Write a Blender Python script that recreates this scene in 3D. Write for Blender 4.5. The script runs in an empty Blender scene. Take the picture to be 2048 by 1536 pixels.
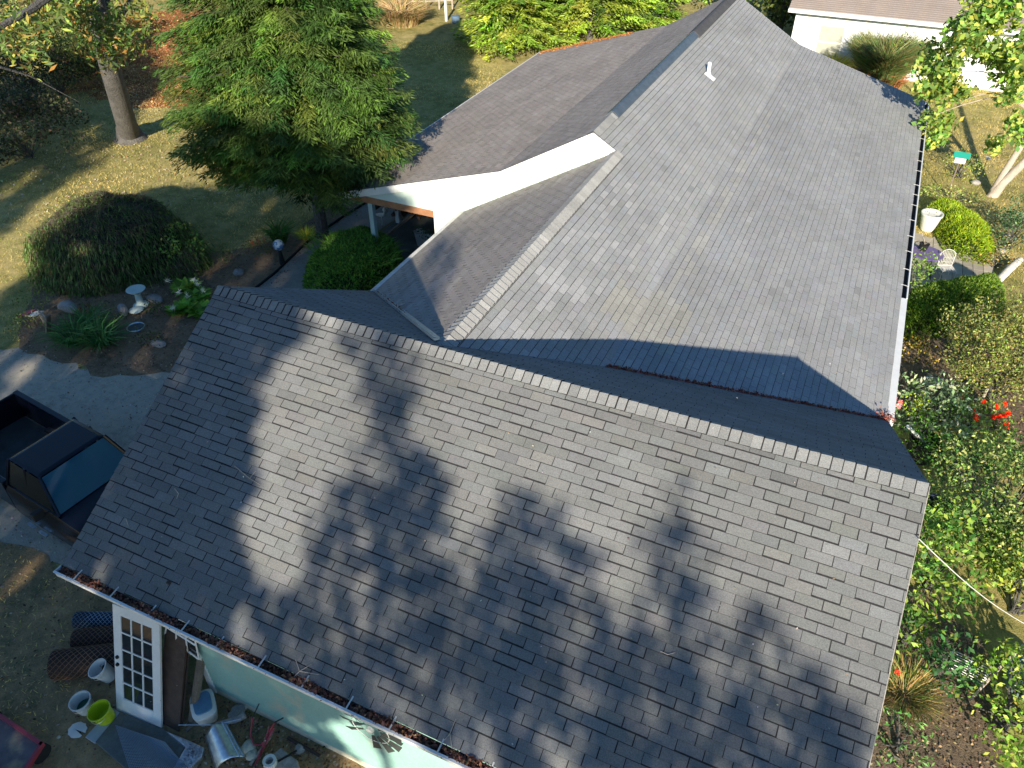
import bpy, math, random
import numpy as np
from mathutils import Vector
random.seed(7); rng = np.random.default_rng(11)
sc = bpy.context.scene
# ------------------------------------------------------------------ camera, sky, sun, exposure
CAM = np.array([5.0102, -8.0273, 11.9362]); FPX = 1545.9; YAW = -24.664; PITCH = -38.6565
cd = bpy.data.cameras.new('camera'); cam = bpy.data.objects.new('camera', cd); sc.collection.objects.link(cam)
cam.location = CAM; cam.rotation_euler = (math.radians(90 + PITCH), 0, math.radians(-YAW))
cd.sensor_width = 36; cd.lens = FPX / 2048 * 36; cd.clip_end = 600; cd.clip_start = .05
sc.camera = cam
TS = np.array([.30054, -.87738, .37401])          # direction towards the sun
SUN_EL = math.asin(TS[2])
w = bpy.data.worlds.new('World'); sc.world = w; w.use_nodes = True
nt = w.node_tree; bg = nt.nodes['Background']
sky = nt.nodes.new('ShaderNodeTexSky'); sky.sky_type = 'NISHITA'; sky.sun_disc = False
sky.sun_elevation = SUN_EL; sky.sun_rotation = math.atan2(TS[0], TS[1]); sky.air_density = 1.0; sky.dust_density = .15; sky.altitude = 1200; sky.ozone_density = 1.6
hs = nt.nodes.new('ShaderNodeHueSaturation'); hs.inputs['Saturation'].default_value = 1.2
nt.links.new(sky.outputs[0], hs.inputs['Color']); nt.links.new(hs.outputs[0], bg.inputs[0]); bg.inputs[1].default_value = .088
sd = bpy.data.lights.new('sun', 'SUN'); sun = bpy.data.objects.new('sun', sd); sc.collection.objects.link(sun)
sd.energy = 5.0; sd.angle = math.radians(.53); sd.color = (1, .89, .72)
sun.location = (20, -40, 30)
sun.rotation_euler = Vector(-TS).to_track_quat('-Z', 'Y').to_euler()
sc.view_settings.view_transform = 'Standard'; sc.view_settings.look = 'None'
sc.view_settings.exposure = .88; sc.view_settings.gamma = 1
sc.cycles.max_bounces = 6; sc.cycles.diffuse_bounces = 3; sc.cycles.transparent_max_bounces = 4

# ------------------------------------------------------------------ measuring helpers
def _rot():
    y, p = math.radians(YAW), math.radians(PITCH)
    fw = np.array([math.sin(y) * math.cos(p), math.cos(y) * math.cos(p), math.sin(p)])
    rt = np.array([math.cos(y), -math.sin(y), 0]); return rt, np.cross(rt, fw), fw
RT, UP, FW = _rot()
def ray(px, py): return RT * (px - 1024) / FPX + UP * (768 - py) / FPX + FW
def G(px, py, z=0.):                       # point of the photo on a level plane
    d = ray(px, py); t = (z - CAM[2]) / d[2]; return CAM + d * t
def GY(px, py, y): d = ray(px, py); return CAM + d * ((y - CAM[1]) / d[1])
def A(px, py, dist): d = ray(px, py); return CAM + d * dist / math.hypot(d[0], d[1])
HD = TS[:2] / np.hypot(*TS[:2]); PER = np.array([-HD[1], HD[0]]); TAN = TS[2] / np.hypot(*TS[:2])

# ------------------------------------------------------------------ object helpers
def wloc(o):
    v = Vector((0, 0, 0))
    while o is not None: v = v + o.location; o = o.parent
    return v
def tag(o, label=None, cat=None, group=None, kind=None):
    if label: o['label'] = label
    if cat: o['category'] = cat
    if group: o['group'] = group
    if kind: o['kind'] = kind
    return o
def thing(name, label, cat, loc=(0, 0, 0), rz=0, group=None):
    o = bpy.data.objects.new(name, None); sc.collection.objects.link(o); o.location = [float(a) for a in loc]
    o.rotation_euler = (0, 0, rz); o.empty_display_size = .2
    return tag(o, label, cat, group)
def link(name, me, parent=None):
    o = bpy.data.objects.new(name, me); sc.collection.objects.link(o)
    if parent: o.parent = parent
    return o
class MB:
    def __init__(s): s.v = []; s.f = []; s.m = []; s.c = []; s.sm = False
    def poly(s, pts, m=0, col=None):
        b = len(s.v); s.v += [tuple(map(float, p)) for p in pts]; s.f.append(tuple(range(b, b + len(pts)))); s.m.append(m)
        s.c += [col or (1, 1, 1)] * len(pts)
    def add(s, vs, fs, m=0, col=None):
        b = len(s.v); s.v += [tuple(map(float, p)) for p in vs]; s.f += [tuple(i + b for i in f) for f in fs]; s.m += [m] * len(fs)
        s.c += [col or (1, 1, 1)] * len(vs)
    def box(s, c, d, R=None, m=0, col=None):
        c = np.array(c, float); X, Y, Z = R if R is not None else np.eye(3)
        X, Y, Z = [np.array(a, float) * k / 2 for a, k in zip((X, Y, Z), d)]
        vs = [c + a * X + b * Y + e * Z for e in (-1, 1) for b in (-1, 1) for a in (-1, 1)]
        s.add(vs, [(0, 2, 3, 1), (4, 5, 7, 6), (0, 1, 5, 4), (2, 6, 7, 3), (0, 4, 6, 2), (1, 3, 7, 5)], m, col)
    def box2(s, a, b, m=0, col=None): s.box([(a[i] + b[i]) / 2 for i in range(3)], [abs(b[i] - a[i]) for i in range(3)], None, m, col)
    def tube(s, pts, r, n=6, m=0, col=None, caps=True):
        pts = [np.array(p, float) for p in pts]; rr = r if hasattr(r, '__len__') else [r] * len(pts)
        vs = []; prev = None
        for i, p in enumerate(pts):
            d = pts[min(i + 1, len(pts) - 1)] - pts[max(i - 1, 0)]; d = d / (np.linalg.norm(d) + 1e-9)
            if prev is None:
                a = np.array([0, 0, 1.]) if abs(d[2]) < .9 else np.array([1., 0, 0]); x = np.cross(a, d)
            else: x = prev - d * (prev @ d)
            x = x / (np.linalg.norm(x) + 1e-9); prev = x; y = np.cross(d, x)
            vs += [p + rr[i] * (math.cos(2 * math.pi * k / n) * x + math.sin(2 * math.pi * k / n) * y) for k in range(n)]
        fs = [(i * n + k, i * n + (k + 1) % n, (i + 1) * n + (k + 1) % n, (i + 1) * n + k) for i in range(len(pts) - 1) for k in range(n)]
        if caps: fs += [tuple(range(n))[::-1], tuple(range((len(pts) - 1) * n, len(pts) * n))]
        s.add(vs, fs, m, col)
    def lathe(s, prof, c=(0, 0, 0), n=20, m=0, ax=None, col=None, closed=False):
        c = np.array(c, float); Z = np.array([0, 0, 1.]) if ax is None else np.array(ax, float) / np.linalg.norm(ax)
        X = np.cross([0, 1., 0], Z) if abs(Z[1]) < .9 else np.cross([1., 0, 0], Z); X = X / np.linalg.norm(X); Y = np.cross(Z, X)
        vs = [c + r * (math.cos(2 * math.pi * k / n) * X + math.sin(2 * math.pi * k / n) * Y) + z * Z for r, z in prof for k in range(n)]
        fs = [(i * n + k, i * n + (k + 1) % n, (i + 1) * n + (k + 1) % n, (i + 1) * n + k) for i in range(len(prof) - 1) for k in range(n)]
        s.add(vs, fs, m, col)
    def build(s, name, mats, parent=None, smooth=None, local=False, bevel=0):
        me = bpy.data.meshes.new(name); off = np.zeros(3)
        if parent is not None and not local: off = np.array(wloc(parent))
        me.from_pydata([tuple(np.array(p) - off) for p in s.v] if off.any() else s.v, [], s.f)
        for m in (mats if isinstance(mats, (list, tuple)) else [mats]): me.materials.append(m)
        me.polygons.foreach_set('material_index', s.m)
        a = me.color_attributes.new('Col', 'FLOAT_COLOR', 'POINT')
        cc = np.ones((len(s.v), 4), np.float32); cc[:, :3] = np.array(s.c, np.float32); a.data.foreach_set('color', cc.ravel())
        if smooth: me.polygons.foreach_set('use_smooth', [True] * len(s.f))
        me.update(); o = link(name, me, parent)
        if smooth and smooth is not True:
            md = o.modifiers.new('n', 'EDGE_SPLIT'); md.split_angle = math.radians(smooth)
        if bevel:
            md = o.modifiers.new('b', 'BEVEL'); md.width = bevel; md.segments = 2; md.limit_method = 'ANGLE'
        return o

# ------------------------------------------------------------------ materials
def mat(name, col=(.5, .5, .5), rough=.7, metal=0, spec=.5, attr=False, n1=None, n2=None, bump=None, wave=None, trans=0, coat=0, tint=None):
    """n1/n2 = (scale, amount): noise that varies the colour; attr: multiply by the per-vertex colour"""
    m = bpy.data.materials.new(name); m.use_nodes = True; T = m.node_tree; N = T.nodes; L = T.links
    b = N['Principled BSDF']; b.inputs['Roughness'].default_value = rough; b.inputs['Metallic'].default_value = metal
    b.inputs['Specular IOR Level'].default_value = spec; b.inputs['Coat Weight'].default_value = coat
    tc = N.new('ShaderNodeTexCoord'); cur = None
    rgb = N.new('ShaderNodeRGB'); rgb.outputs[0].default_value = (*col, 1); cur = rgb.outputs[0]
    if attr:
        a = N.new('ShaderNodeAttribute'); a.attribute_name = 'Col'
        if col == (1, 1, 1): cur = a.outputs['Color']
        else:
            x = N.new('ShaderNodeMix'); x.data_type = 'RGBA'; x.blend_type = 'MULTIPLY'; x.inputs[0].default_value = 1
            L.new(cur, x.inputs[6]); L.new(a.outputs['Color'], x.inputs[7]); cur = x.outputs[2]
    if tint:   # (colour, scale, low, high): patches of a second colour
        c2, s_, lo, hi = tint; n = N.new('ShaderNodeTexNoise'); n.inputs['Scale'].default_value = s_; n.inputs['Detail'].default_value = 5
        L.new(tc.outputs['Object'], n.inputs['Vector']); r = N.new('ShaderNodeMapRange'); r.inputs[1].default_value = lo; r.inputs[2].default_value = hi
        L.new(n.outputs['Fac'], r.inputs[0]); x = N.new('ShaderNodeMix'); x.data_type = 'RGBA'; L.new(r.outputs[0], x.inputs[0]); L.new(cur, x.inputs[6])
        x.inputs[7].default_value = (*c2, 1); cur = x.outputs[2]
    for q in (n1, n2):
        if not q: continue
        n = N.new('ShaderNodeTexNoise'); n.inputs['Scale'].default_value = q[0]; n.inputs['Detail'].default_value = 4; n.inputs['Roughness'].default_value = .65
        L.new(tc.outputs['Object'], n.inputs['Vector'])
        r = N.new('ShaderNodeMapRange'); r.inputs[1].default_value = .3; r.inputs[2].default_value = .7; r.inputs[3].default_value = 1 - q[1]; r.inputs[4].default_value = 1 + q[1]
        L.new(n.outputs['Fac'], r.inputs[0])
        x = N.new('ShaderNodeVectorMath'); x.operation = 'SCALE'; L.new(cur, x.inputs[0]); L.new(r.outputs[0], x.inputs['Scale']); cur = x.outputs[0]
    L.new(cur, b.inputs['Base Color'])
    if bump:
        n = N.new('ShaderNodeTexNoise'); n.inputs['Scale'].default_value = bump[0]; n.inputs['Detail'].default_value = 6
        L.new(tc.outputs['Object'], n.inputs['Vector']); bp = N.new('ShaderNodeBump'); bp.inputs['Strength'].default_value = bump[1]; bp.inputs['Distance'].default_value = bump[2]
        L.new(n.outputs['Fac'], bp.inputs['Height']); L.new(bp.outputs[0], b.inputs['Normal'])
    if trans:
        t = N.new('ShaderNodeBsdfTranslucent'); L.new(cur, t.inputs['Color']); mx = N.new('ShaderNodeMixShader'); mx.inputs[0].default_value = trans
        L.new(b.outputs[0], mx.inputs[1]); L.new(t.outputs[0], mx.inputs[2]); L.new(mx.outputs[0], N['Material Output'].inputs[0])
    return m
M = {}
M['shingle'] = mat('shingle', (1, 1, 1), .92, attr=True, n1=(1.3, .10), n2=(70, .30), bump=(140, .5, .006), spec=.25)
M['shedge'] = mat('shingle_edge', (.03, .03, .033), .95, n1=(20, .4), spec=.2)
M['leaf'] = mat('leaf', (1.75, 1.65, 1.35), .55, attr=True, trans=.35, spec=.35)
M['needle'] = mat('needle', (1.15, 1.28, .95), .6, attr=True, trans=.18, spec=.25)
M['dry'] = mat('dry_leaf', (1, 1, 1), .8, attr=True, trans=.15, spec=.2)
M['bark'] = mat('bark', (.10, .095, .09), .95, n1=(3, .3), n2=(25, .35), bump=(18, 1, .05))
M['palebark'] = mat('pale_bark', (.42, .36, .30), .9, n1=(4, .2), n2=(30, .25), bump=(20, .7, .02))
M['birch'] = mat('birch_bark', (.6, .57, .5), .8, n1=(6, .3))
M['siding'] = mat('green_siding', (.26, .45, .40), .6, n1=(1.2, .08), n2=(30, .08), tint=((.42, .45, .36), 2.2, .58, .75))
M['sunlit_sid'] = mat('sunlit_siding', (.56, .68, .62), .6, n1=(1.2, .05))  # green siding lightened in colour so the sunlit gable looks overexposed
M['white'] = mat('white_trim', (.78, .79, .78), .45, n1=(3, .06), n2=(40, .05))
M['dirtywhite'] = mat('dirty_white', (.62, .62, .59), .55, n1=(5, .18), n2=(40, .12))
M['found'] = mat('foundation', (.60, .58, .46), .9, n1=(3, .2), bump=(20, .5, .02))
M['darkwood'] = mat('dark_wood', (.07, .045, .035), .8, n1=(8, .3), n2=(60, .2))
M['wood'] = mat('weathered_wood', (.20, .16, .12), .85, n1=(6, .25), n2=(60, .25))
M['cedar'] = mat('cedar_beam', (.33, .16, .08), .75, n1=(6, .25), n2=(60, .2))
M['metal'] = mat('galvanised', (.72, .75, .78), .32, metal=.9, n1=(12, .25), bump=(30, .25, .01))
M['gutterin'] = mat('gutter_inside', (.035, .03, .03), .8, n1=(12, .3))
M['ventmetal'] = mat('ridge_vent_metal', (.10, .12, .14), .4, metal=.3, n1=(5, .25))
M['ventbrown'] = mat('ridge_vent_brown', (.075, .07, .07), .7, n1=(5, .25))
M['flash'] = mat('flashing', (.42, .47, .50), .4, metal=.5, n1=(8, .2), n2=(40, .2))
M['dark'] = mat('dark', (.012, .012, .012), .8)
M['glass'] = mat('glass', (.02, .028, .03), .06, spec=.8)
M['blind'] = mat('window_blind', (.42, .43, .36), .5, n1=(4, .1))
M['concrete'] = mat('concrete', (.30, .29, .27), .9, n1=(1.5, .2), n2=(25, .15), bump=(40, .4, .01))
M['slab'] = mat('damp_slab', (.13, .14, .13), .8, n1=(1.5, .3), n2=(25, .2), bump=(40, .4, .01))
M['paver'] = mat('paver', (1, 1, 1), .9, attr=True, n1=(6, .12), n2=(60, .12), bump=(60, .4, .005))
M['stone'] = mat('stone', (.33, .31, .29), .9, n1=(5, .3), n2=(30, .2), bump=(12, .7, .03))
M['black'] = mat('truck_paint', (.003, .005, .012), .22, spec=.35, coat=.15)
M['tgl'] = mat('truck_glass', (.02, .10, .17), .06, spec=1.0)  # blue base colour stands in for sky reflected in the windshield
M['sgl'] = mat('truck_side_glass', (.006, .010, .012), .25, spec=.4)
M['rubber'] = mat('rubber', (.02, .02, .02), .8)
M['plasw'] = mat('white_plastic', (.72, .72, .68), .4, n1=(6, .08))
M['lime'] = mat('lime_plastic', (.50, .62, .02), .4, n1=(8, .06))
M['blue'] = mat('blue_plastic', (.12, .25, .38), .4, n1=(8, .2))
M['red'] = mat('red_paint', (.38, .05, .07), .5, n1=(10, .15))
M['rust'] = mat('rust', (.12, .055, .035), .9, n1=(10, .3))
M['wire'] = mat('wire', (.34, .44, .56), .5, metal=.5)
M['rustwire'] = mat('rusty_wire', (.30, .17, .10), .8)
M['paint'] = mat('paint', (1, 1, 1), .5, attr=True, n1=(8, .1))
M['nroof'] = mat('neighbour_shingle', (.28, .235, .21), .95, n1=(1, .1), n2=(30, .2))

# ------------------------------------------------------------------ leaf meshes
def nrm(a): return a / (np.linalg.norm(a, axis=-1, keepdims=True) + 1e-9)
def rdir(n): return nrm(rng.normal(size=(n, 3)))
def pal(cols, n, jit=.25, sat=.1):
    c = np.array(cols)[rng.integers(0, len(cols), n)]
    return np.clip(c * (1 + rng.normal(0, jit, (n, 1))).clip(.35, 1.8) * (1 + rng.normal(0, sat, (n, 3))), .003, .95)
def leafmesh(name, P, D, Lg, W, col, m, parent=None, S=None, taper=False, extra=None):
    n = len(P); off = np.array(wloc(parent)) if parent is not None else np.zeros(3)
    P = P - off; D = nrm(D); S = nrm(np.cross(D, rdir(n))) if S is None else nrm(S)
    Lg = np.broadcast_to(Lg, (n,))[:, None]; W = np.broadcast_to(W, (n,))[:, None]
    if taper: v = np.stack([P - S * W / 2, P + S * W / 2, P + D * Lg + S * W * .12, P + D * Lg - S * W * .12], 1)
    else: v = np.stack([P - D * Lg / 2, P + S * W / 2 - D * Lg * .05, P + D * Lg / 2, P - S * W / 2 - D * Lg * .05], 1)
    me = bpy.data.meshes.new(name); me.vertices.add(4 * n); me.vertices.foreach_set('co', v.astype(np.float32).ravel())
    me.loops.add(4 * n); me.loops.foreach_set('vertex_index', np.arange(4 * n, dtype=np.int32))
    me.polygons.add(n); me.polygons.foreach_set('loop_start', np.arange(0, 4 * n, 4, dtype=np.int32))
    me.materials.append(m); me.update(calc_edges=True)
    a = me.color_attributes.new('Col', 'FLOAT_COLOR', 'POINT'); cc = np.ones((4 * n, 4), np.float32); cc[:, :3] = np.repeat(col, 4, 0)
    a.data.foreach_set('color', cc.ravel())
    return link(name, me, parent)
def clumps(cs, per, size, cols, m, name, parent, up=.3, asp=.55, shell=.5, jit=.22, clumpjit=.18, flat=.8):
    """leafy clumps: cs = [(x, y, z, r), ...]; per = leaves per clump of 1 m radius (scaled by r squared)"""
    Ps = []; Cs = []
    for (x, y, z, r) in cs:
        n = max(6, int(per * r * r)); d = rdir(n); rad = r * (shell + (1 - shell) * rng.random((n, 1)) ** .5) * (1 + rng.normal(0, .12, (n, 1)))
        p = d * rad; p[:, 2] *= flat; Ps.append(p + [x, y, z]); Cs.append(pal(cols, n, jit) * max(.5, 1 + rng.normal(0, clumpjit)))
    P = np.concatenate(Ps); C = np.clip(np.concatenate(Cs), .003, .9); n = len(P); N_ = nrm(rdir(n) + [0, 0, up]); D = nrm(np.cross(N_, rdir(n)))
    S = np.cross(N_, D); k = P[:, 2] > .01; L = size * rng.uniform(.7, 1.3, n)
    return leafmesh(name, P[k], D[k], L[k], (L * asp)[k], C[k], m, parent, S[k])
def ell_clumps(c, rad, n, r, inner=.35, zmin=-1., low=.15):
    out = []
    while len(out) < n:
        d = rdir(1)[0]
        if d[2] < zmin: continue
        f = inner + (1 - inner) * rng.random() ** .4
        p = np.array(c) + d * np.array(rad) * f
        if p[2] < low: continue
        out.append((*p, r * rng.uniform(.65, 1.3)))
    return out
def blades(name, P, length, width, cols, m, parent, spread=.6, up=1., jit=.2, seg=2, centre=None):
    """arching blades, two quads long"""
    n = len(P); az = rng.uniform(0, 2 * np.pi, n); out = np.stack([np.cos(az), np.sin(az), np.zeros(n)], 1)
    if centre is not None: out = nrm(nrm((P - centre) * [1, 1, 0] + 1e-6) + .5 * out); out[:, 2] = 0
    L = length * rng.uniform(.6, 1.2, (n, 1)); col = pal(cols, n, jit); sp = spread * rng.uniform(.3, 1.3, (n, 1))
    D1 = nrm(out * sp + [0, 0, up]); P2 = P + D1 * L * .55; D2 = nrm(out * (sp * 2.2 + .2) + [0, 0, up * .35])
    S = nrm(np.cross(D1, [0, 0, 1.]) + rdir(n) * .3)
    off = np.array(wloc(parent)) if parent is not None else np.zeros(3)
    wd = width; P3 = P2 + D2 * L * .45
    v = np.stack([P - S * wd / 2, P + S * wd / 2, P2 + S * wd / 2, P2 - S * wd / 2, P3 + S * wd * .1, P3 - S * wd * .1], 1) - off
    idx = np.array([0, 1, 2, 3, 3, 2, 4, 5])[None] + 6 * np.arange(n)[:, None]
    me = bpy.data.meshes.new(name); me.vertices.add(6 * n); me.vertices.foreach_set('co', v.astype(np.float32).ravel())
    me.loops.add(8 * n); me.loops.foreach_set('vertex_index', idx.astype(np.int32).ravel())
    me.polygons.add(2 * n); me.polygons.foreach_set('loop_start', np.arange(0, 8 * n, 4, dtype=np.int32)); me.materials.append(m); me.update(calc_edges=True)
    a = me.color_attributes.new('Col', 'FLOAT_COLOR', 'POINT'); cc = np.ones((6 * n, 4), np.float32); cc[:, :3] = np.repeat(col, 6, 0)
    a.data.foreach_set('color', cc.ravel()); return link(name, me, parent)
def disc(c, rx, ry, n, z=0., rot=0):
    a = rng.uniform(0, 2 * np.pi, n); r = rng.random(n) ** .5; x = np.cos(a) * r * rx; y = np.sin(a) * r * ry
    return np.stack([c[0] + x * math.cos(rot) - y * math.sin(rot), c[1] + x * math.sin(rot) + y * math.cos(rot), np.full(n, z)], 1)
def inpoly(P, poly):
    x, y = P[:, 0], P[:, 1]; r = np.zeros(len(P), bool); j = len(poly) - 1
    for i in range(len(poly)):
        xi, yi = poly[i][:2]; xj, yj = poly[j][:2]
        r ^= ((yi > y) != (yj > y)) & (x < (xj - xi) * (y - yi) / (yj - yi + 1e-12) + xi); j = i
    return r
def scatter(poly, n):
    a = np.array([p[:2] for p in poly]); lo, hi = a.min(0), a.max(0); P = rng.uniform(lo, hi, (n, 2)); P = P[inpoly(P, poly)]
    return np.concatenate([P, np.zeros((len(P), 1))], 1)

# ------------------------------------------------------------------ ground sheets
def sheet(name, poly, z, m, rough=0., step=.35, kind='structure'):
    pts = []
    n = len(poly)
    for i in range(n):
        a = np.array(poly[i][:2], float); b = np.array(poly[(i + 1) % n][:2], float); k = max(1, int(np.linalg.norm(b - a) / step)) if rough else 1
        nn = nrm(np.array([b[1] - a[1], a[0] - b[0]]))
        for j in range(k): p = a + (b - a) * j / k + (nn * rng.normal(0, rough) if rough and j else 0); pts.append((p[0], p[1], z))
    g = MB(); g.poly(pts); o = g.build(name, m); tag(o, kind=kind); return o
def groundmat(name, stops, s1, s2, s3, bumpd=.05):
    m = bpy.data.materials.new(name); m.use_nodes = True; T = m.node_tree; N = T.nodes; L = T.links; b = N['Principled BSDF']
    b.inputs['Roughness'].default_value = .95; b.inputs['Specular IOR Level'].default_value = .15; tc = N.new('ShaderNodeTexCoord')
    f = []
    for s_ in (s1, s2, s3):
        n = N.new('ShaderNodeTexNoise'); n.inputs['Scale'].default_value = s_; n.inputs['Detail'].default_value = 5; n.inputs['Roughness'].default_value = .7; L.new(tc.outputs['Object'], n.inputs['Vector']); f.append(n.outputs['Fac'])
    a = N.new('ShaderNodeMath'); a.operation = 'ADD'; L.new(f[0], a.inputs[0]); L.new(f[1], a.inputs[1])
    a2 = N.new('ShaderNodeMath'); a2.operation = 'MULTIPLY_ADD'; L.new(f[2], a2.inputs[0]); a2.inputs[1].default_value = .8; L.new(a.outputs[0], a2.inputs[2])
    mr = N.new('ShaderNodeMapRange'); mr.inputs[1].default_value = 1.0; mr.inputs[2].default_value = 1.8; L.new(a2.outputs[0], mr.inputs[0])
    cr = N.new('ShaderNodeValToRGB'); e = cr.color_ramp.elements
    while len(e) < len(stops): e.new(.5)
    for i, (p, c) in enumerate(stops): e[i].position = p; e[i].color = (*c, 1)
    L.new(mr.outputs[0], cr.inputs[0]); L.new(cr.outputs[0], b.inputs['Base Color'])
    bp = N.new('ShaderNodeBump'); bp.inputs['Distance'].default_value = bumpd; bp.inputs['Strength'].default_value = .8; L.new(f[2], bp.inputs['Height']); L.new(bp.outputs[0], b.inputs['Normal'])
    return m
M['lawn'] = groundmat('lawn', [(.1, (.13, .15, .05)), (.4, (.31, .28, .095)), (.7, (.50, .41, .17)), (1, (.60, .49, .25))], .25, 2.2, 30)
M['gravel'] = groundmat('gravel', [(.1, (.27, .25, .21)), (.5, (.48, .44, .36)), (.8, (.56, .49, .38)), (1, (.64, .58, .48))], .5, 5, 45, .03)
M['mulch'] = groundmat('mulch', [(.1, (.14, .10, .06)), (.5, (.27, .19, .12)), (1, (.40, .29, .19))], .8, 6, 40, .05)
M['dirt'] = groundmat('dirt', [(.1, (.08, .06, .045)), (.5, (.19, .14, .10)), (1, (.30, .23, .16))], .8, 6, 40, .04)
M['yard'] = groundmat('yard', [(.1, (.15, .15, .07)), (.35, (.30, .22, .12)), (.65, (.48, .31, .16)), (1, (.62, .44, .25))], .7, 4, 40, .04)
M['litter'] = groundmat('litter', [(.1, (.16, .07, .03)), (.5, (.36, .15, .06)), (1, (.5, .25, .1))], .5, 4, 25, .06)
M['path'] = mat('path', (.30, .27, .23), .9, n1=(1, .2), n2=(20, .2), bump=(40, .4, .01))
g = MB(); g.poly([(-400, -400, 0), (400, -400, 0), (400, 400, 0), (-400, 400, 0)]); tag(g.build('ground', M['lawn']), kind='structure')
DRIVE = [(-22, -2), (-14.6, .9), (-12.9, 1.9), (-11.4, 1.5), (-10.2, 1.9), (-9.2, 3.1), (-6, 3.6), (-4.0, 3.6), (-4.0, -2.9), (-6.5, -3.1), (-9, -3.3), (-22, -7)]
sheet('gravel_drive', DRIVE, .004, M['gravel'], .08)
BED = [(-14.8, 2.6), (-13.6, 1.5), (-12, 1.5), (-10.6, 1.5), (-9.4, 2.3), (-8.3, 2.9), (-7.6, 5), (-9.3, 6.9), (-9.75, 8.2), (-10.0, 9.7), (-10.1, 12.4), (-11.0, 12.4), (-11.1, 9.7), (-11.6, 8.4), (-13, 7.2), (-15.5, 6), (-16, 4)]
sheet('mulch_bed', BED, .008, M['mulch'], .09)
YARD = [(-9, -3.2), (-4.2, -3.0), (-4, -3.9), (6.7, -3.9), (7, -5), (5, -12), (-12, -12), (-12, -4)]
sheet('yard_dirt', YARD, .012, M['yard'], .1)
LIT = [(-38, 26), (-34, 20), (-30, 17.2), (-25, 16.4), (-20.5, 18.5), (-18.5, 23), (-22, 29), (-28, 31), (-36, 31)]
sheet('leaf_litter_ground', LIT, .006, M['litter'], .35)
wl = [G(a, b) for a, b in [(505, 585), (550, 550), (600, 502), (629, 476), (690, 434), (731, 409), (775, 380)]]
WALK = [tuple(p[:2]) for p in wl] + [(p[0] + 1.6, p[1]) for p in wl[::-1]]
sheet('front_walk', WALK, .016, M['path'], 0)
e = MB()
for a, b in zip(wl[:-1], wl[1:]):
    d = nrm((b - a)); e.box((a + b) / 2 + [-.03, 0, .03], (np.linalg.norm(b - a), .04, .09), (d, np.cross([0, 0, 1], d), [0, 0, 1]))
tag(e.build('lawn_edging', M['dark']), 'black plastic edging strip along left side of the front walk', 'edging')
DIRTR = [(6.7, -4), (9.3, -3), (9.6, .5), (9.3, 2.4), (8.0, 3.2), (6.7, 3)]
sheet('side_dirt', DIRTR, .006, M['dirt'], .08)
DIRT2 = [(6.7, 8.0), (8.3, 8.2), (9.2, 9.0), (10.6, 8), (12, 8.6), (12, 11.4), (10.2, 11.2), (9.4, 12.4), (8.2, 13.2), (6.7, 13.2)]
sheet('garden_dirt', DIRT2, .006, M['dirt'], .1)

# ------------------------------------------------------------------ THE HOUSE
RZ = 5.15
XL, XR, AF, SF = -4.07, 6.87, 4.2, .5847
SM, SL, S3, S4 = .5764, .5714, .3002, .3035
YR, YE, DM = 8.74, 24.23, .19
XB, XE, XC, XRB, XRE = 2.06, 6.84, -.62, -3.02, -8.45
zM = lambda x: RZ - DM - SM * x if x <= XB else RZ - DM - SM * XB - S3 * (x - XB)
zC = zM(XC)
zL = lambda x: RZ - DM + SL * x                              # front left slope of the main ridge
zR = lambda x: zC + SL * (x - XC) if x >= XRB else zC + SL * (XRB - XC) + S4 * (x - XRB)
house = thing('house', 'long house under grey asphalt shingle gable roofs with pale green siding', 'house', (0, 0, 0))
def clip(P, Q):
    out = P
    n = len(Q)
    ar = sum(Q[i][0] * Q[(i + 1) % n][1] - Q[(i + 1) % n][0] * Q[i][1] for i in range(n)); sg = 1 if ar > 0 else -1
    for i in range(n):
        a = Q[i]; b = Q[(i + 1) % n]; inp = out; out = []
        f = lambda p: sg * ((b[0] - a[0]) * (p[1] - a[1]) - (b[1] - a[1]) * (p[0] - a[0]))
        for j in range(len(inp)):
            p = inp[j]; q = inp[(j + 1) % len(inp)]; fp, fq = f(p), f(q)
            if fp >= 0: out.append(p)
            if (fp >= 0) != (fq >= 0): t = fp / (fp - fq); out.append((p[0] + (q[0] - p[0]) * t, p[1] + (q[1] - p[1]) * t))
        if len(out) < 3: return []
    return out
EXP, TW = .1365, .318
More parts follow.
